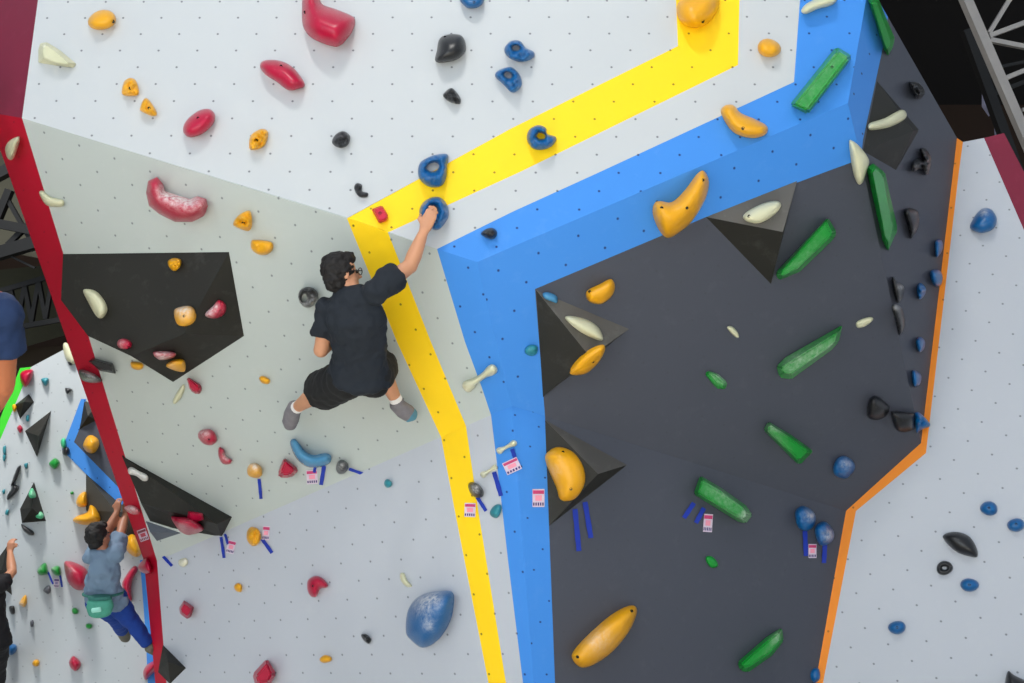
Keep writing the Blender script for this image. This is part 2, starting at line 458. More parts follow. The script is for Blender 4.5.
panel('wall_right', 'E', [
    (parse('963,142 984,138 1030,244 1090,420 1090,740 813,740 823,683 856,511 926,453 939,342 959,171'), mC, 0),
    (parse('957,138 963,142 959,171 939,342 926,453 856,511 823,683 813,740 806,740 815.5,683 846,511 921,443'), mO, 0),
    (parse('984,138 1004,133 1090,300 1090,420 1030,244'), mM, 0)])
# the turned-back edge of the left overhang
O0, O1, O2 = (-13, 112), (144, 561), (156, 690)
facet('EDGE1', (*R0, wat('B', *R0)), (*J, wat('B', *J)), (*O0, wat('B', *R0) * .955))
facet('EDGE2', (*J, wat('B', *J)), (167, 690, wat('C', 167, 690)), (*O1, wat('EDGE1', *O1)))
facet('EDGE0', (*R0, wat('A', *R0)), (38, 0, wat('A', 38, 0)), (*O0, wat('EDGE1', *O0)))
for fc in ('EDGE1', 'EDGE2', 'EDGE0'): lattice(fc, (40, 200), (17, 10), (-12, 22))
panel('trim_1', 'EDGE0', [([R0, (38, 0), (64, -150), (10, -150), O0], mM, 0)])
panel('trim_2', 'EDGE1', [([R0, O0, O1, J], mR, 0)])
panel('trim_3', 'EDGE2', [([J, O1, O2, (158.5, 740), (169, 740), (167, 690)], mR, 0)])
# timber sides running back from the outer edges
def back_side(name, fc, line, depth=1.4):
    vs = []; fs = []
    for x, y in line:
        p = pt(fc, x, y, -.021); vs += [p, p + Vector((0, depth, 0))]
    for i in range(len(line) - 1): fs.append((2 * i, 2 * i + 1, 2 * i + 3, 2 * i + 2))
    mesh_obj(name, vs, fs, plain('timber', (92, 74, 54), .7), kind='structure')
back_side('wall_left_return', 'EDGE1', [O0, O1], .8)
back_side('wall_upper_return', 'EDGE0', [O0, (10, -150)])
back_side('wall_right_return_side', 'D3', [P, (869, -16)])
# the panel the climber cut by the left edge hangs on, outside the frame
facet('G', (-200, 100, 1 / 5.85), (-40, 100, 1 / 5.80), (-40, 600, 1 / 6.0))
lattice('G', (-100, 300), (16, 15), (-15, 17))
panel('wall_near_left', 'G', [(parse('-330,60 -22,60 -22,455 -330,455'), mB, 0)])
# left far wall
vertical('F', 9.3, math.radians(-6), -4.5)
lattice('F', (40, 620), (13, 10), (-10, 12))
mF = wallmat('panel_far_white', (184, 190, 192), smudge=.12, dotamt=.5)
panel('wall_far_left', 'F', [
    (parse('31,367 63,350 90,336 230,300 230,740 -150,740 -120,690 -29,510 0,440'), mF, 0),
    (parse('20,368 31,367 0,440 -29,510 -120,690 -150,740 -164,740 -134,690 -40,510 -6,434'), mG, 0),
    (parse('81,399 86,399 79,430 74,442 122,491 130,510 119,503 86,474 62,450 66,439'), mU, .006),
    (parse('140,560 149,560 152,612 156,652 160,740 150,740 146,640'), mU, .006),
    (parse('79,430 96,418 140,505 122,491 74,442'), mD, .006)])
# ---- the hall
floor_m = plain('floor_mat', (206, 202, 192), .8, var=.06)
def slab(name, lo, hi, m):
    x0, y0, z0 = lo; x1, y1, z1 = hi
    v = [(x, y, z) for x in (x0, x1) for y in (y0, y1) for z in (z0, z1)]
    return mesh_obj(name, v, [(0, 1, 3, 2), (4, 6, 7, 5), (0, 4, 5, 1), (2, 3, 7, 6), (0, 2, 6, 4), (1, 5, 7, 3)], m, kind='structure')
slab('floor', (-16, -6, -.2), (16, 18, 0), floor_m)
slab('wall_back', (-18, 17, 0), (18, 17.2, 15), plain('hall_dark', (46, 31, 20), .9))
slab('wall_hall_left', (-16.2, 6, 0), (-16, 17, 13), plain('hall_olive', (44, 43, 32), .9))
slab('ceiling', (-18, 7, 12.8), (18, 17.2, 13), plain('roof_dark', (20, 16, 14), .9))
def sheet3(name, pts, m, back):
    n = len(pts); vs = [Vector(p) for p in pts] + [Vector(p) + Vector(back) for p in pts]
    mesh_obj(name, vs, [tuple(range(n)), tuple(range(2 * n - 1, n - 1, -1))] + [(i, (i + 1) % n, n + (i + 1) % n, n + i) for i in range(n)], m, kind='structure')
# olive underside of the gallery roof seen past the left edge
sheet3('ceiling_gallery', [world(-60, 240, 11), world(60, 262, 11), world(60, 120, 13), world(-60, 100, 13)], plain('hall_olive', (44, 43, 32), .9), (0, .1, .05))
sheet3('ceiling_gallery', [world(-60, 372, 12), world(75, 332, 12), world(75, 262, 12.6), world(-60, 276, 12.6)], plain('gallery_olive', (60, 58, 42), .9), (0, .1, .05))
sheet3('wall_gallery', [world(-60, 480, 12.2), world(95, 440, 12.2), world(95, 345, 12.2), world(-60, 350, 12.2)], plain('gallery_brown', (52, 42, 30), .9), (0, .1, 0))

def bar(name, p, q, w, m, parent):
    p, q = Vector(p), Vector(q); d = (q - p).normalized(); s = d.cross(Vector((0, 1, .3))).normalized() * w / 2; t = d.cross(s).normalized() * w / 2
    vs = [a + i * s + j * t for a in (p, q) for i, j in ((-1, -1), (1, -1), (1, 1), (-1, 1))]
    return mesh_obj(name, vs, [(0, 1, 2, 3), (7, 6, 5, 4), (0, 4, 5, 1), (1, 5, 6, 2), (2, 6, 7, 3), (3, 7, 4, 0)], m, parent=parent)
steel = plain('truss_steel', (150, 146, 142), .45, .2); dsteel = plain('truss_black', (9, 9, 9), .6)
def truss(label, segs, m, Z):
    r = empty('roof_truss', world(segs[0][1][0], segs[0][1][1], Z), label=label, cat='truss')
    for nm, a, b, w in segs: bar(nm, world(a[0], a[1], Z), world(b[0], b[1], Z), w * Z / FPX, m, r)
    return r
truss('pale steel roof truss above the right white wall at the top edge', [
    ('chord', (955, -25), (1050, 195), 9), ('web', (989, 33), (1014, -8), 4), ('web', (989, 36), (1040, 17), 4.5), ('web', (990, 40), (1040, 50), 4.5),
    ('web', (1006, 78), (1045, 62), 4.5), ('web', (1022, 110), (1050, 104), 3.5), ('chord', (1048, -20), (1100, 100), 8)], steel, 8.2)
truss('dark steel truss behind the pale roof truss', [
    ('chord', (966, 30), (1024, 190), 9), ('web', (978, 76), (1000, 77), 2.4), ('web', (985, 70), (1024, 62), 3), ('web', (990, 95), (1024, 82), 4)], dsteel, 9.0)
mlil = plain('far_panel', (120, 120, 140), .8)
for nm, o in (('hanging_panel_1', '984,88 992,98 991,114 984,104'), ('hanging_panel_2', '996,118 1003,122 1004,133 997,134')):  # loose lilac panels hanging free in the far hall, not wall trim
    a = [world(x, y, 10) for x, y in parse(o)]; mesh_obj(nm, a + [v + Vector((0, .05, 0)) for v in a], [(0, 1, 2, 3), (7, 6, 5, 4), (0, 4, 5, 1), (1, 5, 6, 2), (2, 6, 7, 3), (3, 7, 4, 0)], mlil, kind='structure')
truss('black steel truss in the dark hall beyond the crimson edge', [
    ('chord', (-30, 190), (12, 168), 10), ('chord', (-30, 218), (40, 232), 9), ('web', (-5, 226), (10, 190), 7), ('web', (8, 200), (24, 228), 4), ('web', (8, 245), (28, 225), 5),
    ('chord', (-30, 262), (45, 240), 12), ('web', (2, 252), (35, 268), 2), ('web', (24, 228), (36, 246), 5)], dsteel, 10.5)
truss('black lattice girder under the olive gallery roof', [
    ('chord', (-30, 300), (66, 272), 5), ('chord', (-30, 336), (70, 318), 5)] + [('web', (-10 + 14 * i, 330 - 3 * i), (-3 + 14 * i, 293 - 4 * i), 4) for i in range(6)] + [('web', (-3 + 14 * i, 293 - 4 * i), (4 + 14 * i, 328 - 3 * i), 4) for i in range(5)], dsteel, 11.2)

# ================= VOLUMES
volume('large black volume with a blunt nose beside the crimson edge', 'B',
       [(63, 254, 0), (229, 252, 0), (244, 336, 0), (173, 382, 0), (88, 336, .27), (61, 300, .155), (131, 356, .335), (184, 334, .265)],
       [(0, 1, 7, 6, 4, 5), (1, 2, 7), (7, 2, 3), (7, 3, 6)], reg={'V1a': 0, 'V1c': 1, 'V1e': 2})
volume('long dark volume pointing down right from the crimson edge', 'B',
       [(122, 456, 0), (232, 517, 0), (222, 537, 0), (172, 528, 0), (150, 521, 0), (141, 503, .14), (217, 524, .18)],
       [(0, 1, 6), (0, 6, 5), (1, 2, 6), (5, 6, 2), (5, 2, 3), (5, 3, 4), (0, 5, 4)], reg={'V2a': 0, 'V2b': 1, 'V2c': 3})
volume('flat grey volume under the long dark volume', 'B',
       [(146, 521, 0), (181, 533, 0), (157, 541, 0), (150, 532, .07)], [(0, 1, 3), (3, 1, 2), (0, 3, 2)], mat=plain('volume_grey', (92, 98, 108), .6))
volume('small black pyramid at the foot of the crimson edge', 'C',
       [(163, 645, 0), (186, 668, 0), (170, 684, 0), (158, 672, 0), (168, 662, .13)], [(0, 1, 4), (4, 1, 2), (4, 2, 3), (0, 4, 3)])
volume('black pyramid at the upper left corner of the grey panel', 'D1',
       [(536, 290, 0), (629, 329, 0), (543, 397, 0), (590, 357, .19)], [(0, 1, 3), (3, 1, 2), (0, 3, 2)], pale_top=True, reg={'V4a': 0, 'V4b': 1, 'V4c': 2})
volume('black pyramid with a big yellow hold beside the blue stripe', 'D2',
       [(545, 420, 0), (627, 465, 0), (549, 526, 0), (598, 474, .17)], [(0, 1, 3), (3, 1, 2), (0, 3, 2)], pale_top=True, reg={'V5a': 0, 'V5b': 1, 'V5c': 2})
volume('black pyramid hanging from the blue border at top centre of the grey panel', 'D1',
       [(706, 217, 0), (797, 181, 0), (771, 284, 0), (783, 232, .18)], [(0, 1, 3), (0, 3, 2), (3, 1, 2)], pale_top=True, reg={'V6a': 0, 'V6b': 1})
volume('black wedge volume on the narrow grey side near the top', 'D3',
       [(877, 81, 0), (919, 130, 0), (896, 170, 0), (863, 151, 0), (913, 131, .09)], [(0, 1, 4), (0, 4, 3), (4, 1, 2), (4, 2, 3)], reg={'V7a': 1, 'V7b': 3})
# volumes on the far left wall
FV = 'dark volumes on the far left wall'
volume('small black diamond volume under the red hold on the green edge', 'F', [(15, 405, 0), (29, 394, 0), (34, 402, 0), (20, 419, 0), (24, 402, .12)], [(0, 1, 4), (1, 2, 4), (2, 3, 4), (3, 0, 4)], group=FV)
volume('black kite shaped volume left of the blue border', 'F', [(25, 431, 0), (51, 411, 0), (37, 457, 0), (39, 436, .18)], [(0, 1, 3), (3, 1, 2), (0, 3, 2)], group=FV)
volume('black volume carrying two green holds', 'F', [(34, 482, 0), (46, 521, 0), (22, 523, 0), (20, 509, 0), (32, 508, .2)], [(0, 1, 4), (1, 2, 4), (2, 3, 4), (3, 0, 4)], reg={'V9': 0}, group=FV)
volume('black volume behind the raised arm at the left edge', 'F', [(7, 546, 0), (12, 595, 0), (-14, 575, 0), (2, 570, .15)], [(0, 1, 3), (1, 2, 3), (2, 0, 3)], group=FV)
volume('black strip volume between the blue border and the crimson edge', 'F', [(84, 400, 0), (96, 406, 0), (98, 420, 0), (79, 430, 0), (88, 416, .08)], [(0, 1, 4), (1, 2, 4), (2, 3, 4), (3, 0, 4)], group=FV)
volume('dark olive volume below the blue border above the climber in grey', 'F', [(86, 474, 0), (119, 503, 0), (140, 512, 0), (142, 536, 0), (100, 534, 0), (86, 510, 0), (116, 512, .2)],
       [(0, 1, 6), (1, 2, 6), (2, 3, 6), (3, 4, 6), (4, 5, 6), (5, 0, 6)], mat=plain('volume_olive', (62, 60, 54), .7), group=FV)
# the mossy grey panel's stay: thin black blades
for lab, o in (('black blade hold, upper of the pair near the left edge', '21,466 17,468 12,481 11,486 16,481'), ('black blade hold, lower of the pair near the left edge', '13,484 19,487 16,493 8,500 7,496 11,489')):
    hold(lab, 'F', o, .07, 'black', group='holds on the far left wall')

# ================= HOLDS
g = 'holds on the upper white wall'
def HA(*a, **k): return hold(*a, group=k.pop('group', g), **k)
HA('yellow oval hold near the top left corner', 'A', el(102, 20, 14, 10, -5), .09, 'yellow', bolts=[(113, 21)])
block('pale cream wedge hold beside the magenta edge', 'A', '40,43 47,42 60,50 77,64 74,68 58,66 38,63 38,50', '44,47 47,46 57,53 68,63 67,64 57,63 44,58 43,51', .07, 'cream', group=g, bev=.012)
HA('small yellow knob, upper of the two below the top left oval', 'A', '122,94 124,82 130,78 136,81 139,93 132,96', .06, 'yellow', bump=.5, bolts=[(130, 88)])
HA('small yellow knob, lower right of the two below the top left oval', 'A', '140,108 144,99 149,100 157,113 152,116 141,111', .06, 'yellow', bump=.5, bolts=[(149, 108)])
HA('pink oval hold on the upper left of the white wall', 'A', '183,131 186,121 198,111 209,109 215,115 213,124 202,134 189,137', .11, 'pink', bolts=[(198, 118)])
HA('small pitted yellow hold right of the pink oval', 'A', '249,145 251,135 261,129 268,132 266,143 261,148 251,150', .07, 'yellow', bump=.8, bolts=[(257, 139)])
HA('largest pink hold, by the top edge of the white wall', 'A', '302,6 303,-3 308,-8 318,-6 322,4 335,9 350,15 355,20 352,32 341,45 331,46 312,38 303,26', .20, 'pink', bolts=[(305, 12)], power=.6)
HA('long pink hold below the largest pink hold', 'A', '260,67 263,61 275,60 288,64 298,73 305,85 298,89 288,90 277,82 266,75', .12, 'pink', bolts=[(281, 66)])
HA('small round black hold left of centre on the white wall', 'A', '332,143 335,135 343,131 350,136 348,145 340,148', .07, 'black', bump=.5)
HA('largest black rounded hold near the top of the white wall', 'A', '436,62 437,50 440,38 451,34 462,36 466,46 463,55 453,61', .13, 'black', power=.45, bolts=[(445, 37)])
HA('small jagged black hold under the largest black one', 'A', '443,96 446,91 452,88 458,94 461,100 459,104 450,102', .06, 'black', bump=.7)
HA('curled little black hold above the red block', 'A', '354,187 357,183 362,185 362,191 368,193 367,197 360,197 356,193', .04, 'black', bump=.4)
HA('blue hold cut by the top edge', 'A', '460,-3 482,-4 483,3 476,8 466,7', .09, 'blue', bolts=[(474, 2)])
HA('curled blue hold, upper of the pair near the top centre', 'A', '505,47 511,41 520,41 526,48 534,52 533,58 522,62 511,59 505,53', .09, 'blue', bump=.5, hole=el(516, 48, 3.4, 2.6, 0, 9))
HA('blue ring hold, lower of the pair near the top centre', 'A', '495,76 499,70 511,67 519,74 522,84 517,91 511,92 503,84', .09, 'blue', bump=.5, hole=el(508, 75, 3.8, 2.8, 20, 9))
HA('blue horseshoe hold on the sloping yellow stripe', 'A', '527,140 529,130 538,125 546,128 547,134 556,137 554,144 546,149 534,149', .09, 'blue', bump=.35, hole=el(541, 136, 4.2, 3.2, 0, 9))
HA('blue loop hold above the one the climber grips', 'A', '418,173 420,163 429,157 440,154 448,155 447,166 446,178 441,186 430,187 421,181', .10, 'blue', bump=.35, hole=el(433, 167, 6.5, 4.2, -15, 11))
HA('blue pocketed hold gripped by the climber in the navy shirt', 'A', '419,213 422,204 430,198 439,197 446,203 449,214 445,223 438,230 430,228 422,222', .11, 'blue', bump=.4, hole=el(433, 210, 4, 4, 0, 9))
block('small red block hold on the yellow stripe near the lip', 'A', '371,209 382,205 389,216 387,221 379,224', '374,210 382,207 387,216 386,219 380,221', .05, 'red', group=g, bolts=[(380, 213)], bev=.006)
HA('big yellow sloper at the top of the vertical yellow stripe', 'A', '677,14 678,3 688,-6 710,-9 719,-1 717,12 707,24 694,28 682,23', .17, 'yellow', bolts=[(703, 21)])
HA('small round yellow hold right of the yellow stripe', 'A', el(769, 48, 11.5, 9.5), .09, 'yellow')
HA('yellow crescent hold on the light blue border', 'A', '721,113 724,106 733,105 741,113 755,119 767,126 766,134 755,138 741,136 730,129', .12, 'yellow', bolts=[(743, 128)])
HA('cream horn hold at the top of the light blue border', 'A', '801,11 806,4 818,-2 830,-5 837,-1 832,5 818,9 806,14', .09, 'cream')
block('long green bar hold standing on the light blue border', 'A', '789,105 836,46 853,56 846,66 808,115', '794,105 838,51 849,58 843,66 808,111', .10, 'green', group=g, bolts=[(832, 67)], chalk=[(807, 92, 9, .6), (843, 56, 5, .4)], bev=.012)
HA('small black hold on the blue corner above the fold', 'A', '481,234 486,229 493,228 497,232 495,238 489,239', .06, 'black', bump=.3)

g2 = 'holds on the left overhang'
def HB(*a, **k): return hold(*a, group=k.pop('group', g2), **k)
HB('big curved pink jug hold with a chalky lip', 'B', '146,193 148,181 157,177 163,184 165,191 180,196 190,199 197,196 206,199 208,206 204,216 192,222 175,222 159,214 149,206', .16, 'pink', chalk=[(172, 194, 7, 1), (185, 200, 7, 1), (163, 192, 4, .7), (198, 202, 5, .5)], power=.6)
HB('pitted yellow hold, upper of the two right of the pink jug', 'B', '233,224 239,215 250,211 252,225 248,231 238,228', .07, 'yellow', bump=.6, bolts=[(243, 223)])
HB('flat yellow hold, lower of the two right of the pink jug', 'B', '251,242 255,240 271,242 273,249 268,254 260,255 252,250', .07, 'yellow', bump=.2)
HB('narrow cream hold touching the crimson edge', 'B', '39,193 43,191 51,197 63,200 63,206 53,207 45,204', .04, 'cream')
HB('round black hold with hollows left of the climber', 'B', el(308, 297, 10.5, 10), .09, 'black', hole=el(304, 298, 2.8, 4.2, 15, 9), bump=.3, chalk=[(304, 302, 4, .5), (313, 300, 3, .5)])
HB('small yellow crumb of a hold left of the climber', 'B', '259,378 263,376 270,380 268,384 262,383', .04, 'yellow')
HB('yellow hold under the large black volume', 'B', '131,362 142,363 143,368 138,370 132,368', .04, 'yellow')
HB('faded cream chalked hold below the black volume', 'B', '173,400 182,385 185,388 181,398 175,404', .03, 'cream')
block('dark pink hold just right below the black volume tip', 'B', '186,377 190,378 202,385 202,393 197,395 190,391', '188,379 190,380 199,387 199,391 196,392 191,389', .06, 'pink', group=g2, bev=.01)
HB('pink strawberry shaped hold in the middle of the left overhang', 'B', '198,437 200,431 208,429 214,432 217,440 212,445 204,444', .08, 'pink', chalk=[(204, 434, 3.5, .8)], bolts=[(209, 439)])
HB('small pink crescent hold below the strawberry shaped one', 'B', '218,450 220,447 224,450 226,456 232,460 230,464 223,464 219,458', .06, 'pink', chalk=[(226, 457, 3, .9)])
HB('yellow cap hold with a blue tape hanging from it', 'B', '247,471 249,465 255,463 261,467 262,475 256,478 249,476', .08, 'yellow', chalk=[(254, 466, 4, .9)])
HB('long pale blue banana hold under the climber', 'B', '290,445 291,440 295,439 299,443 304,450 313,455 325,453 331,456 330,463 321,467 307,467 296,458', .13, 'sky', bolts=[])
block('angular pink hold beside the banana hold', 'B', '277,474 284,457 299,469 296,475 290,478 279,478', '281,471 285,461 294,469 292,473 289,475 282,475', .09, 'pink', group=g2, bev=.012)
HB('round dark hold with tape right of the banana hold', 'B', el(342, 467, 6.5, 7), .08, 'black', chalk=[(341, 466, 3, .6)])
def dumb(label, fc, p, q, r0, r1, h, col, grp, name='climbing_hold'):
    a, b = np.array(p, float), np.array(q, float); d = (b - a) / np.hypot(*(b - a)); n = np.array([-d[1], d[0]]); L_ = np.hypot(*(b - a))
    prof_ = [(-.0, .5), (.08, 1), (.22, .95), (.36, .6), (.64, .6), (.78, .95), (.92, 1), (1.0, .5)]
    o = [tuple(a + d * L_ * t + n * k * (r0 * (1 - t) + r1 * t)) for t, k in prof_] + [tuple(a + d * L_ * t - n * k * (r0 * (1 - t) + r1 * t)) for t, k in prof_[::-1]]
    return hold(label, fc, cr(o, 2), h, col, group=grp, chalk=[(p[0], p[1], 5, .4)])
dumb('cream bone shaped hold across the edge of the blue stripe', 'B', (464, 389), (496, 367), 6, 5, .07, 'cream', g2)

# on the volumes
gv = 'holds on the large black volume'
hold('small yellow knob near the top of the large black volume', 'V1a', '168,261 174,258 181,260 180,267 174,271 169,267', .06, 'yellow', bump=.4, group=gv)
hold('cream leaf shaped hold on the left of the black volume', 'V1a', '83,291 88,289 97,292 105,302 107,311 102,318 96,316 88,302', .07, 'cream', group=gv)
hold('round chalky yellow hold on the nose of the black volume', 'V1a', '174,311 180,307 190,306 195,311 195,320 187,326 177,324', .09, 'yellow', chalk=[(183, 309, 6, 1)], bolts=[(184, 316)], group=gv)
hold('chalky pink hold on the right face of the black volume', 'V1c', '205,314 213,306 219,300 226,305 225,313 218,318 209,318', .07, 'pink', chalk=[(208, 312, 4, 1), (214, 307, 3, .8)], bump=.3, group=gv)
hold('small round pink hold on the lower left of the black volume', 'V1a', el(124, 344, 7, 5.5), .06, 'pink', chalk=[(121, 343, 3, .5)], group=gv)
hold('flat pink hold with white chalk under the black volume', 'V1e', '153,354 157,352 172,352 176,354 173,358 160,360', .04, 'pink', chalk=[(163, 356, 6, 1)], group=gv)
hold('yellow leaf hold on the underside of the black volume', 'V1e', '166,366 174,360 184,360 185,371 176,371', .06, 'yellow', chalk=[(172, 366, 3, .3)], group=gv)
gw = 'holds on the long dark volume'
hold('chalky bone shaped hold on the long dark volume', 'V2b', '128,469 132,467 139,471 147,475 148,480 143,481 136,476 129,474', .05, 'white', chalk=[(138, 474, 9, 1)], group=gw)
hold('broad pink wedge hold at the end of the long dark volume', 'V2c', '171,517 178,517 192,519 204,529 190,536 181,533 175,526', .10, 'pink', chalk=[(182, 527, 3, .5)], group=gw)
block('square pink hold above the broad pink wedge', 'V2b', '188,511 203,513 204,520 193,523 187,519', '190,513 201,515 202,518 193,521 190,518', .05, 'pink', group=gw)

g3 = 'holds on the lower left wall'
def HC(*a, **k): return hold(*a, group=k.pop('group', g3), **k)
HC('pink hooked hold in the middle of the lower white wall', 'C', '307,584 309,579 315,576 322,578 328,585 326,588 320,589 317,596 312,597 308,592', .08, 'pink', bolts=[(313, 586)])
HC('large blue egg shaped hold with a worn patch', 'C', '406,632 407,614 413,602 424,594 440,591 452,592 454,602 450,622 438,640 423,648 411,640', .22, 'blue', chalk=[(424, 604, 8, .75), (428, 625, 4, .6), (434, 598, 5, .6)])
HC('tiny black diamond hold left of the big blue one', 'C', '361,635 366,634 371,639 369,644 364,641', .05, 'black', bump=.5)
HC('small yellow hold near the bottom of the lower white wall', 'C', '320,658 325,655 331,657 331,661 324,663 320,661', .04, 'yellow')
block('dark pink block hold cut by the bottom edge', 'C', '252,674 267,658 277,674 270,685 256,688', '256,676 267,663 272,674 268,682 258,683', .11, 'pink', group=g3, bev=.012)
block('pink cube hold right of the crimson edge', 'C', '179,608 184,600 194,607 191,617 187,619 180,614', '181,609 184,604 191,609 189,614 187,616 182,612', .09, 'pink', group=g3)
HC('tiny yellow hold above the pink cube hold', 'C', '234,586 238,583 242,586 241,592 236,591', .04, 'yellow')
HC('faded cream screw-on hold on the lower white wall', 'C', '400,574 404,573 407,580 412,586 407,587 401,581', .03, 'cream')
HC('faint cream hold beside the crimson edge', 'C', '179,560 186,558 188,563 184,567 179,565', .03, 'cream', chalk=[(183, 562, 6, .6)])
HC('pitted yellow hold with slanting blue tape and a tag', 'C', '247,532 251,527 258,529 261,536 258,544 252,546 247,540', .07, 'yellow', bump=.4)
HC('small teal disc hold on the lower white wall', 'C', el(388, 483.5, 4, 4.5), .04, 'teal')
HC('dark oval hold with tape on the yellow stripe', 'C', '468,486 471,482 478,484 483,490 483,496 477,498 471,494', .07, 'black', chalk=[(475, 489, 3, .8)])
dumb('small cream bar hold left of the blue stripe', 'C', (481, 476), (497, 466), 3.2, 2.6, .04, 'cream', g3)
dumb('small cream bar hold on the blue stripe above a paper tag', 'C', (497, 452), (516, 442), 3.4, 3, .05, 'cream', g3)
HC('small teal hold beside the yellow stripe', 'C', '490,511 495,505 501,505 501,512 497,518 491,516', .05, 'teal')
HC('small teal hold on the blue stripe under the overhang', 'D1', '525,349 530,345 537,346 537,353 532,356 526,354', .04, 'teal', group='holds on the grey overhang')

g4 = 'holds on the grey overhang'
def HD(*a, **k): return hold(*a, group=k.pop('group', g4), **k)
HD('largest curved yellow hold on the blue border', 'D1', '653,215 654,204 660,201 672,202 685,190 697,174 704,171 709,182 705,200 693,220 681,231 668,238 659,230', .20, 'yellow', bolts=[(662, 208), (687, 208), (703, 180)])
HD('half moon yellow hold on the grey panel', 'D1', '586,296 588,290 600,284 611,279 615,287 611,297 601,304 590,302', .10, 'yellow', bolts=[(590, 292)])
HD('small blue hold at the tip of the upper left pyramid', 'V4a', '543,293 549,292 557,296 557,303 550,301 544,298', .04, 'sky')
hold('cream leaf hold on the upper left pyramid', 'V4a', '565,318 572,316 588,320 599,328 603,340 592,338 576,329', .07, 'cream', group='holds on the black pyramids')
facet('V4n', (572, 374, wh('D1', 572, 374, .10)), (604, 346, wh('D1', 604, 346, .19)), (604, 372, wh('D1', 604, 372, .10)))
hold('yellow half moon hold at the nose of the upper left pyramid', 'V4n', '570,374 575,363 588,351 602,345 605,350 598,363 585,374', .07, 'yellow', bolts=[(593, 362)], group='holds on the black pyramids')
hold('cream teardrop hold on the top centre pyramid', 'V6a', '743,217 748,211 764,203 777,201 781,206 773,216 760,223 748,222', .07, 'cream', bolts=[(749, 216)], group='holds on the black pyramids')
hold('big yellow half disc on the lower left pyramid', 'V5c', '545,460 549,451 559,447 573,452 583,466 585,482 578,496 569,501 560,499 556,487', .13, 'yellow', bolts=[(571, 489), (563, 452)], chalk=[(556, 470, 4, .3)], group='holds on the black pyramids')
hold('cream horn hold on the black wedge volume', 'V7a', '868,128 870,123 885,118 900,110 906,112 905,119 890,127 872,130', .06, 'cream', group='holds on the black wedge volume')
def GB(label, fc, o, t, h, **k): return block(label, fc, o, t, h, 'green', group=k.pop('group', g4), bev=.01, **k)
GB('green bar hold right of the top centre pyramid', 'D1', '775,273 828,217 837,232 835,238 800,272 778,281', '781,272 826,221 832,233 831,236 798,268 781,276', .11, chalk=[(800, 250, 14, .35)])
GB('green wedge hold in the right middle of the grey panel', 'D1', '776,366 785,357 843,324 839,342 832,350 791,380 779,378', '781,368 790,362 837,333 834,343 828,348 791,374 783,372', .10, chalk=[(800, 362, 12, .5), (825, 345, 10, .4)])
GB('green wedge hold pointing down right below the other wedges', 'D1', '763,430 768,421 790,434 814,451 800,465 796,463', '767,430 770,425 790,438 808,451 799,460 796,458', .10, chalk=[(771, 426, 4, .5)])
GB('small green chip hold in the middle of the grey panel', 'D1', '704,374 707,370 718,373 728,382 726,390 716,389', '708,375 709,373 717,376 724,383 723,387 717,385', .04, chalk=[(722, 376, 5, .8)])
HD('tiny cream sliver hold in the middle of the grey panel', 'D1', '727,328 731,326 737,331 739,337 735,337', .03, 'cream')
HD('tiny cream capsule hold near the right side of the grey panel', 'D1', '856,323 862,319 871,317 873,320 866,326 858,328', .03, 'cream')
HD('blue pinch hold low on the right of the grey panel', 'D1', '833,468 837,459 844,456 852,460 855,468 847,478 836,476', .08, 'blue', chalk=[(846, 464, 4, .5)], bump=.2)
HD('round black hold, left of the two near the orange edge', 'D1', '867,412 869,400 876,396 885,402 890,408 885,417 875,420 868,417', .10, 'black', power=.4)
HD('black half disc hold, right of the two near the orange edge', 'D1', '891,414 893,411 905,412 915,415 914,428 905,432 896,429', .10, 'black', power=.4)
HD('blue spiked hold touching the orange corner', 'D1', '915,414 920,413 928,421 930,426 921,430 917,433 915,424', .07, 'blue', bump=.4)
HD('cream pointed hold straddling the blue border beside the black wedge', 'D1', '849,143 853,141 861,148 869,160 867,170 863,182 858,184 853,172', .09, 'cream')
g5 = 'holds on the lower grey panel'
def HE(*a, **k): return hold(*a, group=k.pop('group', g5), **k)
GB('chalky green wedge hold above a paper tag', 'D2', '693,494 700,475 722,488 746,505 753,515 746,524 738,522', '698,493 702,480 722,492 742,507 747,514 743,519 737,517', .11, group=g5, chalk=[(716, 487, 8, .4), (746, 516, 5, .8)])
HE('tiny green screw-on hold below the tagged wedge', 'D2', '706,557 711,556 716,560 718,566 712,568 707,563', .03, 'green')
HE('long yellow pod hold near the bottom of the grey panel', 'D2', '572,658 575,649 590,633 611,615 628,606 636,607 636,616 628,633 612,652 593,665 580,667', .16, 'yellow', bolts=[(578, 657), (632, 611)], chalk=[(598, 640, 9, .35)])
GB('green bar hold at the bottom right of the grey panel', 'D2', '737,662 766,637 782,627 784,641 772,656 748,673 740,671', '741,664 767,641 779,632 780,641 770,653 748,667 743,667', .09, group=g5, chalk=[(779, 634, 3, .7)])
HE('blue pear hold, left of the two taped ones', 'D2', '795,514 798,508 804,506 812,510 816,518 813,527 806,531 798,527', .10, 'blue', chalk=[(811, 515, 4, .7)], bump=.15)
HE('blue pear hold, right of the two taped ones', 'D2', '815,529 819,523 826,522 833,530 834,538 829,544 820,545 816,537', .10, 'blue', chalk=[(829, 535, 4, .7)], bump=.15)
HE('small blue hold at the foot of the orange edge', 'E', '809,672 813,668 819,669 820,678 815,683 810,679', .06, 'blue', group='holds on the right white wall')
g6 = 'holds on the narrow grey side'
def HS(*a, **k): return hold(*a, group=k.pop('group', g6), **k)
GB('long green bar hold running down the grey fold', 'D3', '866,168 872,162 885,172 897,225 897,232 888,252 883,243', '872,172 875,168 883,176 892,226 892,231 888,243 885,238', .07, group=g6, chalk=[(888, 200, 9, .3)])
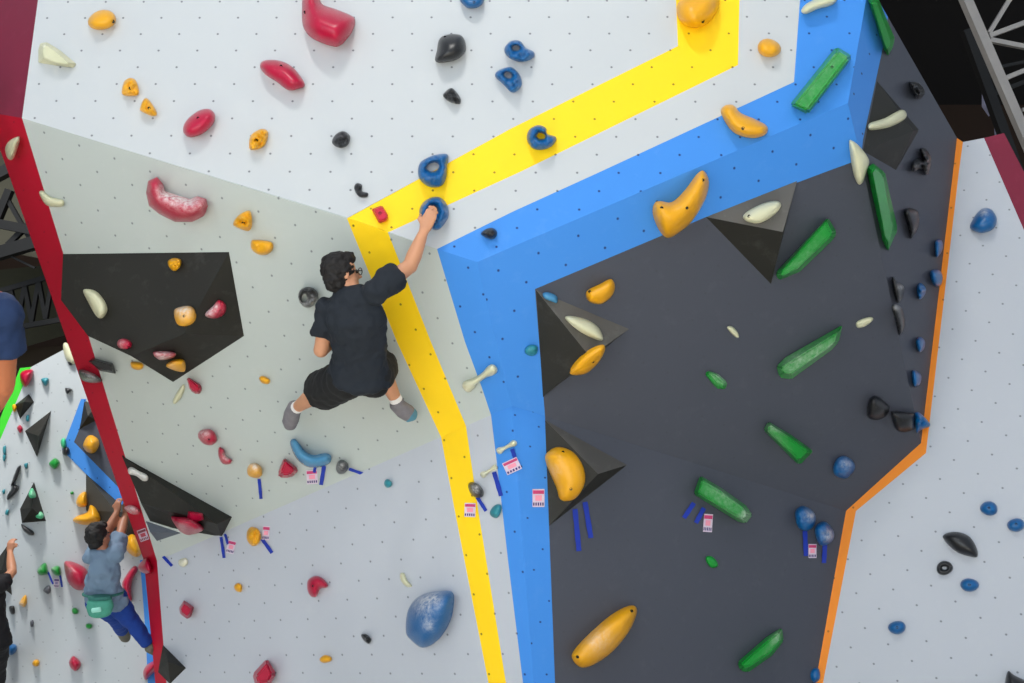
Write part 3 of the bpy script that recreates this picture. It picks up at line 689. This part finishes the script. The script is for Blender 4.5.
GB('green bar hold at the top of the narrow side', 'D3', '867,-2 877,-6 884,12 895,38 893,48 888,57 883,48 876,25', '871,3 876,0 881,14 890,39 890,46 887,50 884,44 878,24', .06, group=g6)
HS('black chunky hold beside the dark hall opening', 'D3', '909,83 914,82 920,84 925,92 920,99 915,96', .07, 'black', bump=.5)
HS('black hooked hold above the orange stripe top', 'D3', '912,163 918,158 923,160 920,149 926,149 931,158 930,168 926,175 920,169 913,172', .06, 'black', bump=.4)
HS('black half moon hold on the narrow grey side', 'D3', '904,211 910,208 918,212 919,224 914,235 911,238 908,226', .06, 'black')
HS('black sickle hold, upper of two on the grey fold', 'D3', '892,277 898,282 904,287 903,296 898,303 894,292', .05, 'black', chalk=[(901, 287, 2, .7)])
HS('black sickle hold, lower of two on the grey fold', 'D3', '892,307 898,305 903,311 905,325 900,335 897,326', .05, 'black', chalk=[(897, 306, 2.5, .9)])
HS('topmost small blue hold beside the orange stripe', 'D3', '935,242 941,240 943,246 941,253 936,257', .05, 'blue')
HS('second small blue hold down beside the orange stripe', 'D3', '931,271 939,270 943,277 941,285 935,286 931,279', .06, 'blue')
HS('pointed blue hold left of the second blue one', 'D3', '917,287 921,283 926,289 924,296 919,299', .05, 'blue', bump=.4)
HS('small blue hold near the middle of the narrow grey side', 'D3', '916,341 920,337 925,341 924,349 919,352', .05, 'blue')
HS('lowest small blue hold on the narrow grey side', 'D3', '912,374 914,370 921,375 920,384 914,386', .05, 'blue')

g7 = 'holds on the right white wall'
def HR(*a, **k): return hold(*a, group=g7, **k)
HR('blue cup shaped hold high on the right white wall', 'E', '970,228 973,219 979,211 985,208 992,210 997,219 993,229 981,233', .13, 'blue', chalk=[(984, 212, 3, .6)], power=.45)
HR('long black crescent hold on the right white wall', 'E', '943,538 947,533 958,532 970,537 977,549 977,557 968,556 955,551', .10, 'black')
HR('black ring hold below the black crescent', 'E', el(944.5, 568, 8.5, 7), .05, 'black', hole=el(944.5, 568, 2.4, 1.8, 0, 8))
HR('blue button hold below and right of the black ring', 'E', el(969.5, 585, 9, 7), .07, 'blue', bolts=[(969.5, 585)])
HR('lowest blue button hold on the right white wall', 'E', el(897, 627.5, 8.5, 7), .07, 'blue', bolts=[(897, 627.5)])
HR('blue button hold above the black crescent', 'E', el(989, 508.5, 9, 7), .07, 'blue', bolts=[(989, 508)])
HR('blue button hold by the right picture edge', 'E', el(1016, 525, 8.5, 7), .07, 'blue', bolts=[(1016, 524)])
HR('black pointed hold at the bottom right corner', 'E', '1005,683 1008,671 1014,675 1030,684 1030,695 1006,692', .10, 'black')

g8 = 'holds on the crimson edge'
def HX(*a, **k): return hold(*a, group=g8, **k)
HX('cream half moon hold at the top of the crimson edge', 'EDGE1', '5,150 8,142 16,137 20,138 17,150 13,159 8,159', .07, 'cream')
block('black faceted pinch hold jutting over the white panel', 'B', '88,361 93,358 113,363 116,374 100,371', '91,362 94,360 111,365 112,371 101,369', .08, 'black', group=g8)
HX('black flat hold with a chalky top across the crimson edge', 'EDGE1', '79,370 90,372 99,377 101,382 92,383 82,380', .07, 'black', chalk=[(90, 375, 6, .8)])
HX('chalky dark hold gripped by the climber in grey', 'EDGE1', '124,508 131,505 139,509 139,514 131,514', .05, 'red', chalk=[(131, 508, 5, 1)])
HX('pink ball hold near the foot of the crimson edge', 'EDGE2', '141,562 147,558 151,565 151,573 143,573 138,568', .07, 'pink')
HX('cream fin hold sticking out behind the crimson edge', 'F', '63,345 67,343 74,352 76,362 71,364 65,357', .06, 'cream')

g9 = 'holds on the far left wall'
def HF(*a, **k): return hold(*a, group=g9, **k)
HF('red hold on top of the green edge', 'F', '20,374 25,370 33,370 32,378 26,387 21,382', .12, 'pink')
HF('little yellow hold on the green edge', 'F', '12,406 15,404 17,408 14,412', .06, 'yellow')
HF('small teal arrowhead hold near the top of the far wall', 'F', '41,379 48,378 48,382 45,386', .06, 'teal')
HF('small black pointed hold right of the teal arrowhead', 'F', '65,388 72,389 71,391 67,394', .06, 'black')
HF('tiny black hold below the cream fin', 'F', '68,362 72,361 72,365 69,365', .04, 'black')
HF('tiny pink hold left of the kite shaped volume', 'F', '17,428 20,425 23,429 20,433', .06, 'pink')
HF('tiny teal hold below the diamond volume', 'F', '26,416 29,415 29,421 26,421', .05, 'teal')
HF('teal oval hold at the blue border corner', 'F', el(63.5, 443, 3, 5), .08, 'mint')
HF('black oval hold at the blue border corner', 'F', el(66, 451, 4, 4.5), .08, 'black')
HF('green diamond hold left of the blue border', 'F', '49,463 55,458 60,463 55,469 51,467', .09, 'green')
HF('tiny teal dash hold at the left edge, upper', 'F', '3,447 6,446 6,454 3,453', .04, 'teal')
HF('tiny teal dash hold at the left edge, lower', 'F', '3,455 6,455 5,461 3,460', .04, 'teal')
HF('tiny teal hold beside the upper black blade', 'F', '24,464 28,463 27,468 25,468', .05, 'teal')
HF('tiny teal hold left of the black volume with green holds', 'F', '6,510 9,510 8,515 5,514', .05, 'teal')
HF('tiny dark teal hold near the left edge beside the lower blade', 'F', '2,491 5,489 5,493 3,494', .05, 'teal')
hold('chalky green knob high on the black volume', 'V9', '29,494 32,488 35,492 36,497 31,498', .06, 'mint', chalk=[(32, 493, 2, .4)], group=g9)
hold('chalky green knob low on the black volume', 'F', '35,515 40,511 44,515 42,519 36,518', .12, 'mint', chalk=[(40, 514, 2, .4)], group=g9)
HF('black loop hold dangling below the volume with green holds', 'F', '21,524 25,526 33,531 34,535 29,535 23,530', .05, 'black')
HF('round yellow hold between blue border and crimson edge', 'F', '83,446 86,438 91,435 98,439 99,446 94,453 87,452', .22, 'yellow')
HF('small yellow hold on the edge of the olive volume', 'F', '76,503 79,495 86,492 87,505 80,507', .14, 'yellow')
HF('yellow pear hold above the dark haired climber in grey', 'F', '73,521 77,516 87,512 90,505 96,508 101,519 96,523 84,525', .24, 'yellow')
HF('tiny green dot hold above the yellow pear', 'F', el(72, 493, 1.8, 1.8), .04, 'green')
HF('round yellow hold right of the climber in grey', 'F', '125,544 127,537 133,534 139,541 142,552 136,557 128,552', .25, 'yellow')
HF('curved pink banana hold behind the climber in grey', 'F', '122,585 127,574 134,566 138,569 133,579 131,590 132,600 127,601', .14, 'pink')
HF('big pink cone hold left of the climber in grey', 'F', '64,566 66,561 76,563 86,569 89,579 86,588 77,590 68,582', .30, 'pink', chalk=[(69, 570, 3, .5)])
HF('green knob hold, left of the taped pair', 'F', '37,571 41,565 46,563 48,570 47,574 40,575', .12, 'green', chalk=[(40, 568, 1.5, .5)])
HF('green knob hold, right of the taped pair', 'F', '51,569 56,566 60,567 61,575 55,575', .12, 'green', chalk=[(53, 569, 1.5, .5)])
HF('dark grey pyramid hold below the taped green pair', 'F', '43,590 49,585 51,590 48,594', .08, 'grey')
HF('yellow and cream hook hold near the left edge', 'F', '19,604 22,598 26,595 27,602 24,607', .06, 'yellow', chalk=[(20, 605, 3, .9)])
HF('small green hold left of the chalk bag', 'F', el(75, 611, 3.4, 3.4), .07, 'green')
HF('small green hold below the chalk bag', 'F', el(89, 626, 3.4, 3), .07, 'green')
HF('tiny black hold below the yellow hook', 'F', '9,607 14,606 15,613 11,614', .06, 'black')
HF('tiny grey hold low on the far wall', 'F', '30,622 33,620 34,625 31,627', .05, 'grey')
HF('blue hold low on the far left wall', 'F', '7,648 10,644 16,645 17,650 12,655 8,653', .11, 'blue')
HF('small yellow hold low on the far left wall', 'F', el(36, 663, 3.6, 3.6), .07, 'yellow')
HF('pink hold low on the far left wall', 'F', '69,662 73,656 79,660 81,665 76,671 71,668', .13, 'pink')
HF('pink oval hold at the foot of the blue stripe', 'F', '143,672 148,664 156,661 157,668 150,676 145,680', .30, 'pink')

# ================= TAPES AND TAGS
tape('blue tape hanging from the yellow cap hold', 'B', (259, 479), (261, 499))
tape('blue tape under the pale blue banana hold', 'B', (324, 466), (321, 485), 4)
tape('short blue tape beside the striped tag of the banana hold', 'B', (315, 467), (314, 474), 3)
tape('slanting blue tape right of the round dark hold', 'B', (349, 469), (366, 475), 3)
tape('slanting blue tape under the pitted yellow hold', 'C', (262, 539), (272, 553), 3.6)
tape('blue tape under the dark oval hold on the yellow stripe', 'C', (477, 497), (486, 511), 3.6)
tape('wavy blue tape along the border of the blue stripe', 'C', (494, 472), (501, 496), 4.5)
tape('blue tape behind the upper small cream bar', 'C', (512, 449), (515, 458), 4)
tape('long blue tape below the lower left pyramid, left of two', 'D2', (575, 509), (579, 551), 5)
tape('long blue tape below the lower left pyramid, right of two', 'D2', (585, 502), (591, 538), 5)
tape('blue tape left of two under the chalky green wedge', 'D2', (694, 503), (684, 518), 4.5)
tape('blue tape right of two under the chalky green wedge', 'D2', (704, 508), (696, 523), 4.5)
tape('blue tape under the left blue pear hold', 'D2', (805, 531), (806, 556), 4.5)
tape('blue tape under the right blue pear hold', 'D2', (825, 545), (824, 563), 4.5)
tape('blue tape left of two at the end of the long dark volume', 'C', (221, 537), (224, 558), 3)
tape('blue tape right of two at the end of the long dark volume', 'C', (225, 534), (228, 545), 2.5)
tape('blue tape on the white wall right of the crimson edge', 'C', (158, 551), (172, 566), 3)
tape('blue tape left of two under the green knobs', 'F', (48, 572), (53, 584), 2)
tape('blue tape right of two under the green knobs', 'F', (60, 575), (62, 587), 2)
pk = ((196, 60, 110), (238, 150, 170), (60, 50, 110)); pu = ((90, 70, 130), (150, 140, 180), (60, 50, 100))
tag('pink striped tag under the banana hold', 'B', 312, 477, 11, 14, -4, pk)
tag('tilted pink striped tag on the blue stripe', 'C', 512, 466, 16, 13, -25, pk)
tag('upright pink tag at the border of blue stripe and lower left pyramid', 'D2', 538.5, 498, 12, 18, 0, pk)
tag('striped tag on the yellow stripe', 'C', 470, 510, 11, 14, 2, pk)
tag('pink tag beside the slanting tape', 'C', 266, 533, 7, 14, 5, pk)
tag('pink tag right of the long dark volume', 'C', 231, 547, 8, 13, 14, pk)
tag('pink tag under the chalky green wedge', 'D2', 708, 523, 9, 18, 4, pk)
tag('pink tag between the two blue tapes', 'D2', 812.5, 551, 8, 14, 0, pk)
tag('purple printed tag between the taped green knobs', 'F', 56.5, 583, 5, 9, 3, pu)
tag('white printed tag on the crimson edge', 'EDGE1', 143, 535, 9, 12, -20, ((120, 20, 40), (190, 60, 80), (120, 20, 40)))

# ================= PEOPLE
def ring_tube(bm, pts, rad, side=None, seg=14, cap=.55):
    """tapered tube through pts; rad = r or (a along side, b across)"""
    pts = [Vector(p) for p in pts]; n = len(pts); rings = []
    for i, p in enumerate(pts):
        d = (pts[min(i + 1, n - 1)] - pts[max(i - 1, 0)]).normalized()
        s0 = Vector(side) if side is not None else (Vector((0, 0, 1)) if abs(d.z) < .8 else Vector((1, 0, 0)))
        s = (s0 - d * s0.dot(d)).normalized(); t = d.cross(s)
        a, b = rad[i] if isinstance(rad[i], tuple) else (rad[i], rad[i])
        rings.append([bm.verts.new(p + s * a * math.cos(2 * math.pi * k / seg) + t * b * math.sin(2 * math.pi * k / seg)) for k in range(seg)])
        if i == 0: d0, r0 = d, min(a, b)
        if i == n - 1: d1, r1 = d, min(a, b)
    for A, B in zip(rings, rings[1:]):
        for k in range(seg): bm.faces.new((A[k], A[(k + 1) % seg], B[(k + 1) % seg], B[k]))
    def capf(ring, c, d, r, flip):
        mid = [bm.verts.new(c + (v.co - c) * .7 + d * r * cap * .7) for v in ring]; tip = bm.verts.new(c + d * r * cap)
        for k in range(seg):
            q = (ring[k], ring[(k + 1) % seg], mid[(k + 1) % seg], mid[k]); bm.faces.new(q[::-1] if not flip else q)
            q = (mid[k], mid[(k + 1) % seg], tip); bm.faces.new(q[::-1] if not flip else q)
    capf(rings[0], pts[0], -d0, r0, False); capf(rings[-1], pts[-1], d1, r1, True)
def ellips(bm, c, ax, r):
    M_ = Matrix((ax[0] * r[0], ax[1] * r[1], ax[2] * r[2])).transposed().to_4x4(); M_.translation = c
    bmesh.ops.create_uvsphere(bm, u_segments=20, v_segments=12, radius=1, matrix=M_)
def finish(name, bm, mat, vox, parent, smooth=3, noise_=0, tscale=.085, **kw):
    bmesh.ops.recalc_face_normals(bm, faces=bm.faces)
    me = bpy.data.meshes.new(name); bm.to_mesh(me); bm.free()
    org = Vector(kw.pop('origin', (0, 0, 0))) if parent is None else parent.location
    if parent is None: me.transform(Matrix.Translation(-org))
    o = link(name, me, mat, None, **kw)
    if parent is None: o.location = org
    else: o.parent = parent; o.matrix_parent_inverse = Matrix.Translation(parent.location).inverted()
    if vox:
        r = o.modifiers.new('remesh', 'REMESH'); r.mode = 'VOXEL'; r.voxel_size = vox; r.use_smooth_shade = True
        if smooth: s = o.modifiers.new('smooth', 'SMOOTH'); s.factor = .5; s.iterations = smooth
    if noise_:
        t = bpy.data.textures.new(name + '_folds', 'CLOUDS'); t.noise_scale = tscale; t.noise_depth = 2
        d = o.modifiers.new('folds', 'DISPLACE'); d.texture = t; d.strength = noise_; d.mid_level = .36; d.texture_coords = 'LOCAL'
    return o
def hand(bm, wrist, dirv, palm_n, thumb_side, s=1.0, curl=1.0):
    """palm, four unequal bent fingers and a thumb leaving the side of the palm; palm_n is the way the palm looks"""
    d = dirv.normalized(); n = (palm_n - d * palm_n.dot(d)).normalized(); w = d.cross(n).normalized() * thumb_side
    c = wrist + d * .048 * s
    ring_tube(bm, [wrist - d * .01 * s, wrist + d * .03 * s, wrist + d * .085 * s], [(.027 * s, .018 * s), (.038 * s, .017 * s), (.040 * s, .013 * s)], side=w, seg=12)
    for k, (off, L_) in enumerate(((.029, .068), (.010, .076), (-.010, .070), (-.028, .055))):
        p = wrist + d * (.083 - (.006 if k == 3 else 0)) * s + w * off * s; a = 0; pts = [p]
        for seg_, fr in enumerate((.45, .32, .26)):
            a += (.55, .75, .6)[seg_] * curl
            p = p + (d * math.cos(a) + n * math.sin(a)) * L_ * fr * 1.15 * s; pts.append(p)
        ring_tube(bm, pts, [.0092 * s, .0088 * s, .0082 * s, .0072 * s], seg=8)
    p = wrist + d * .028 * s + w * .030 * s; q = p + (w * .75 + d * .7 + n * .25).normalized() * .034 * s; r = q + (d * .9 + n * .55 * curl - w * .1).normalized() * .032 * s
    ring_tube(bm, [p - w * .012 * s, q, r], [.012 * s, .0105 * s, .0085 * s], seg=8)
def person(label, J, face, up, skin, shirt, pants, hair, shoe, s=1.0, short=True, grips=None, cap=None, glasses=False, name='person', hair_name='hair', sleeve=.72, group=None, hair_shape=1.0, leg_r=1.0, short_frac=.92):
    g_ = grips or {}
    J = {k: Vector(v) for k, v in J.items()}
    f = face.normalized(); u = (up - f * up.dot(f)).normalized(); r = f.cross(u)
    sv = (J['shR'] - J['shL']).normalized(); hv = (J['hipR'] - J['hipL']).normalized()
    pel = (J['hipL'] + J['hipR']) / 2; nb = J['neck']; ch = J['chest']; wa = J['waist']; hd = J['head']
    rt_, fw_, up_ = Vector((1, 0, 0)), Vector((0, 1, 0)), Vector((0, 0, 1))
    bm = bmesh.new()
    sw = (J['shR'] - J['shL']).length / 2
    ring_tube(bm, [pel, wa, ch, nb - (nb - ch) * .25], [(.145 * s, .10 * s), (.125 * s, .09 * s), (sw * .92, .105 * s), (sw * .75, .07 * s)], side=sv)
    ring_tube(bm, [nb - (hd - nb) * .3, nb + (hd - nb) * .3, hd - u * .03 * s], [.062 * s, .052 * s, .05 * s], seg=14)
    # head: skull, face, jaw, nose, lips, ears
    ellips(bm, hd + u * .025 * s - f * .008 * s, (r, f, u), (.072 * s, .088 * s, .088 * s))
    ellips(bm, hd + f * .022 * s - u * .035 * s, (r, f, u), (.056 * s, .066 * s, .078 * s))
    ring_tube(bm, [hd + f * .088 * s + u * .012 * s, hd + f * .106 * s - u * .022 * s], [.008 * s, .013 * s], seg=8)
    ellips(bm, hd + f * .082 * s - u * .058 * s, (r, f, u), (.022 * s, .010 * s, .008 * s))
    for sd in (-1, 1): ellips(bm, hd + r * sd * .074 * s - f * .004 * s - u * .004 * s, ((r * .35 * sd + f).normalized(), r, u), (.018 * s, .009 * s, .031 * s))
    for S in 'LR':
        sh, e, w = J['sh' + S], J['el' + S], J['wr' + S]
        ring_tube(bm, [sh, sh.lerp(e, .4), e], [.052 * s, .049 * s, .041 * s]); ring_tube(bm, [e, e.lerp(w, .3), e.lerp(w, .7), w], [.041 * s, .044 * s, .035 * s, .026 * s])
        ellips(bm, e, (rt_, fw_, up_), (.043 * s,) * 3)
        gd = g_.get(S) or ((w - e), f, 1 if S == 'L' else -1)
        hand(bm, w, gd[0], gd[1], gd[2], s, gd[3] if len(gd) > 3 else 1.0)
        h, k, a = J['hip' + S], J['kn' + S], J['an' + S]
        ring_tube(bm, [h, h.lerp(k, .4), k], [x * s * leg_r for x in (.085, .076, .054)]); ring_tube(bm, [k, k.lerp(a, .3), k.lerp(a, .7), a], [x * s * leg_r for x in (.053, .057, .043, .034)])
        t = J['toe' + S]; ring_tube(bm, [a, a.lerp(t, .5), t], [.028 * s, .024 * s, .018 * s])
    body = finish(name, bm, plain('skin_' + str(skin), skin, .5, var=.06), .008, None, 3, origin=pel, label=label, cat='person', group=group)
    # eyes
    for sd in (-1, 1):
        b2 = bmesh.new(); ellips(b2, hd + f * .076 * s + r * sd * .03 * s + u * .006 * s, (r, f, u), (.013 * s, .010 * s, .008 * s)); finish('eye', b2, plain('eye_dark', (40, 30, 26), .2), 0, body)
    # hair
    b2 = bmesh.new()
    ellips(b2, hd + u * .040 * s - f * .022 * s, (r, f, u), (.083 * s, .088 * s * hair_shape, .088 * s))
    ellips(b2, hd - u * .015 * s - f * .050 * s, (r, f, u), (.068 * s, .052 * s, .070 * s))
    ellips(b2, hd + u * .085 * s + f * .030 * s, (r, f, u), (.060 * s, .055 * s, .034 * s))
    finish(hair_name, b2, plain('hair_' + str(hair), hair, .7, var=.6, scale=60), .006, body, 0, .035, tscale=.035)
    if glasses:
        b2 = bmesh.new()
        for sd in (-1, 1):
            c = hd + f * .094 * s + r * sd * .033 * s + u * .008 * s
            pts = [c + r * .027 * s * math.cos(a) + u * .019 * s * math.sin(a) for a in np.linspace(0, 2 * math.pi, 15)]
            ring_tube(b2, pts, [.0028] * 15, side=f, seg=6)
            ring_tube(b2, [c + r * sd * .027 * s, hd + f * .06 * s + r * sd * .078 * s + u * .01 * s, hd + r * sd * .080 * s - f * .012 * s + u * .012 * s], [.003] * 3, seg=6)
        ring_tube(b2, [hd + f * .097 * s - r * .008 * s + u * .012 * s, hd + f * .097 * s + r * .008 * s + u * .012 * s], [.0028] * 2, seg=6)
        finish('glasses', b2, plain('glasses_black', (18, 18, 20), .3), 0, body)
    # shirt
    b2 = bmesh.new(); lo = pel.lerp(wa, -.12)
    ring_tube(b2, [lo, pel.lerp(wa, .5), wa, ch, nb.lerp(ch, .30), nb.lerp(ch, -.06)], [(.182 * s, .142 * s), (.158 * s, .118 * s), (.15 * s, .112 * s), (sw * 1.03, .125 * s), (sw * .92, .095 * s), (.078 * s, .074 * s)], side=sv, seg=20, cap=.2)
    for S in 'LR':
        sh, e = J['sh' + S], J['el' + S]; ring_tube(b2, [sh.lerp(ch, .15), sh, sh.lerp(e, sleeve * .5), sh.lerp(e, sleeve)], [.066 * s, .070 * s, .068 * s, .070 * s], cap=.12)
        ellips(b2, sh, (rt_, fw_, up_), (.068 * s,) * 3)
    sh_o = finish('shirt', b2, plain('cloth_' + str(shirt), shirt, .85, var=.10, scale=6), .011, body, 2, .050)
    # shorts or trousers
    b2 = bmesh.new()
    ring_tube(b2, [pel - (wa - pel) * .15, pel, pel.lerp(wa, .45)], [(.15 * s, .12 * s), (.16 * s, .125 * s), (.150 * s, .112 * s)], side=hv, seg=20, cap=.3)
    for S in 'LR':
        h, k, a = J['hip' + S], J['kn' + S], J['an' + S]
        ellips(b2, h, (rt_, fw_, up_), (.105 * s * leg_r,) * 3)
        if short: ring_tube(b2, [h.lerp(pel, .3), h.lerp(k, .4), h.lerp(k, short_frac)], [x * s * leg_r for x in (.108, .112, .116)], cap=.1)
        else: ring_tube(b2, [h.lerp(pel, .2), h.lerp(k, .4), k, k.lerp(a, .4), k.lerp(a, .93)], [x * s * leg_r for x in (.098, .09, .07, .066, .054)], cap=.15)
    finish('shorts' if short else 'jeans', b2, plain('cloth_' + str(pants), pants, .85, var=.12, scale=8), .011, body, 3, .028)
    for S in 'LR':
        a, t = J['an' + S], J['toe' + S]; k = J['kn' + S]; d = (t - a); ax = (k - a).normalized()
        b2 = bmesh.new(); heel = a - d.normalized() * .035 * s - ax * .035 * s
        ring_tube(b2, [heel, a - ax * .045 * s + d * .25, a.lerp(t, .7) - ax * .03 * s, t + d.normalized() * .02 * s], [.044 * s, .052 * s, .052 * s, .034 * s], seg=14)
        ring_tube(b2, [a - ax * .03 * s, a + ax * .012 * s], [.043 * s, .042 * s], seg=14, cap=.2)
        so = finish('shoe', b2, plain('shoe_' + str(shoe[0]), shoe[0], .6, var=.3, scale=30), .008, body, 2)
        b2 = bmesh.new(); ring_tube(b2, [a.lerp(t, .72) - ax * .034 * s, t + d.normalized() * .026 * s], [.054 * s, .038 * s], seg=12)
        finish('toe_cap', b2, plain('shoe_' + str(shoe[1] if S == 'R' else shoe[0]), shoe[1] if S == 'R' else shoe[0], .45), .008, so, 1)
        b2 = bmesh.new(); ring_tube(b2, [a + ax * .014 * s, a + ax * .045 * s], [.040 * s, .039 * s], seg=14, cap=.1)
        finish('sock', b2, plain('sock_' + str(shoe[2]), shoe[2], .8), 0, so)
    return body, sh_o

w = world
fwd = Vector((0, CP, SP)); upv = Vector((0, -SP, CP)); rt = Vector((1, 0, 0))
climber, shirt1 = person('climber in a navy t-shirt and black shorts hanging from the blue hold over the overhang',
    dict(head=w(342, 275, 5.40), neck=w(351, 290, 5.40), chest=w(355, 320, 5.42), waist=w(359, 354, 5.50),
         hipL=w(346, 380, 5.56), hipR=w(372, 378, 5.54),
         shL=w(329, 312, 5.45), elL=w(321, 350, 5.52), wrL=w(338, 333, 5.72),
         shR=w(376, 291, 5.32), elR=w(410, 266, 5.44), wrR=w(424, 231, 5.42),
         knL=w(320, 391, 5.86), anL=w(296, 408, 6.16), toeL=w(291, 424, 6.24),
         knR=w(379, 366, 5.80), anR=w(397, 402, 5.96), toeR=w(411, 413, 6.02)),
    rt * .86 + fwd * .52 + upv * .12, upv + rt * -.12, (196, 140, 106), (24, 30, 38), (22, 22, 22), (20, 16, 15),
    ((116, 112, 116), (74, 128, 150), (226, 222, 220)), short=True, glasses=True,
    grips={'R': (w(432, 212, 5.44) - w(425, 229, 5.44), fwd, 1, .62), 'L': (fwd + upv * .3, fwd * .2 + rt, 1)}, sleeve=.62)
# small white mark on the sleeve and neck
def patch(name, c, n, u_, sx, sy, m, parent):
    r_ = u_.cross(n).normalized(); u2 = n.cross(r_).normalized()
    vs = [c + r_ * a * sx + u2 * b * sy + n * z for z in (0, -.003) for a, b in ((-1, -1), (1, -1), (1, 1), (-1, 1))]
    mesh_obj(name, vs, [(0, 1, 2, 3), (7, 6, 5, 4), (0, 4, 5, 1), (1, 5, 6, 2), (2, 6, 7, 3), (3, 7, 4, 0)], m, parent=parent)
person('climber in a grey-blue t-shirt and blue jeans with both arms up on the crimson edge',
    dict(head=w(99, 537, 7.35), neck=w(103, 551, 7.35), chest=w(104, 568, 7.36), waist=w(103, 588, 7.42),
         hipL=w(98, 602, 7.48), hipR=w(115, 600, 7.48),
         shL=w(92, 556, 7.38), elL=w(107, 533, 7.55), wrL=w(117, 512, 7.66),
         shR=w(115, 554, 7.34), elR=w(121, 532, 7.55), wrR=w(126, 513, 7.72),
         knL=w(117, 618, 7.72), anL=w(122, 631, 8.02), toeL=w(126, 638, 8.12),
         knR=w(133, 623, 7.58), anR=w(149, 645, 7.62), toeR=w(160, 648, 7.72)),
    fwd * .8 + rt * .5 + upv * .3, upv, (164, 110, 84), (108, 130, 152), (16, 58, 140), (20, 18, 18),
    ((98, 96, 84), (60, 58, 50), (40, 40, 40)), s=.86, short=False, grips={'L': (upv + fwd * .25, fwd + rt * .2, 1), 'R': (upv + fwd * .25, fwd - rt * .2, -1)}, leg_r=1.0)
# chalk bag at the hip
bm = bmesh.new(); c = w(100, 607, 7.28)
ring_tube(bm, [c + upv * .05, c, c - upv * .06], [(.085, .055), (.095, .065), (.075, .05)], side=rt, seg=18, cap=.3)
bag = finish('chalk_bag', bm, plain('bag_green', (70, 150, 128), .7, var=.3, scale=20), .01, None, 2, .015, origin=c, label='green chalk bag on the belt of the climber in blue jeans', cat='chalk bag')
bm = bmesh.new(); ring_tube(bm, [c + upv * .062, c + upv * .082], [(.088, .058), (.084, .054)], side=rt, seg=18, cap=.1)
finish('rim', bm, plain('bag_rim', (44, 104, 96), .7), 0, bag)
bm = bmesh.new(); ring_tube(bm, [c + upv * -.01 + rt * -.03 - fwd * .062, c - upv * .0 + rt * .03 - fwd * .064], [(.018, .012), (.018, .012)], side=upv, seg=10)
finish('badge', bm, plain('bag_badge', (150, 214, 196), .6), 0, bag)
bm = bmesh.new(); pts = [w(103, 593, 7.42) + rt * .140 * math.cos(a) - fwd * .115 * math.sin(a) + upv * .0 for a in np.linspace(0, 2 * math.pi, 25)]
ring_tube(bm, pts, [.010] * 25, side=upv, seg=8); finish('belt', bm, plain('bag_rim', (44, 104, 96), .7), 0, bag)

person('climber in a black top at the left edge with one bare arm raised',
    dict(head=w(-14, 568, 8.2), neck=w(-12, 580, 8.2), chest=w(-10, 598, 8.22), waist=w(-10, 622, 8.26),
         hipL=w(-18, 640, 8.3), hipR=w(-1, 640, 8.3), shL=w(-24, 586, 8.2), elL=w(-34, 560, 8.3), wrL=w(-26, 534, 8.5),
         shR=w(0, 586, 8.18), elR=w(12, 572, 8.35), wrR=w(10, 552, 8.55),
         knL=w(-24, 668, 8.5), anL=w(-20, 702, 8.7), toeL=w(-18, 710, 8.8), knR=w(-2, 668, 8.5), anR=w(-3, 700, 8.7), toeR=w(0, 708, 8.8)),
    fwd, upv, (186, 128, 96), (22, 20, 24), (20, 20, 24), (24, 20, 18), ((60, 60, 60), (40, 40, 40), (60, 60, 60)), s=.9, short=False, sleeve=.45,
    grips={'R': (upv + fwd * .2, fwd, -1)})
person('climber cut by the left edge, navy shorts and a bent bare knee showing',
    dict(head=w(-105, 190, 5.35), neck=w(-99, 212, 5.35), chest=w(-81, 246, 5.35), waist=w(-51, 288, 5.38),
         hipL=w(-37, 322, 5.45), hipR=w(-1, 316, 5.38), shL=w(-121, 228, 5.35), elL=w(-117, 186, 5.45), wrL=w(-97, 158, 5.6),
         shR=w(-75, 222, 5.3), elR=w(-77, 178, 5.45), wrR=w(-75, 148, 5.6),
         knL=w(-53, 382, 5.55), anL=w(-85, 436, 5.65), toeL=w(-77, 452, 5.75),
         knR=w(3, 386, 5.52), anR=w(-29, 438, 5.8), toeR=w(-19, 452, 5.9)),
    fwd * .7 + rt * .3, upv, (188, 112, 72), (120, 40, 40), (28, 48, 84), (24, 20, 18), ((70, 70, 74), (50, 50, 52), (200, 200, 200)), s=1.05, short=True, leg_r=1.1, short_frac=.5)
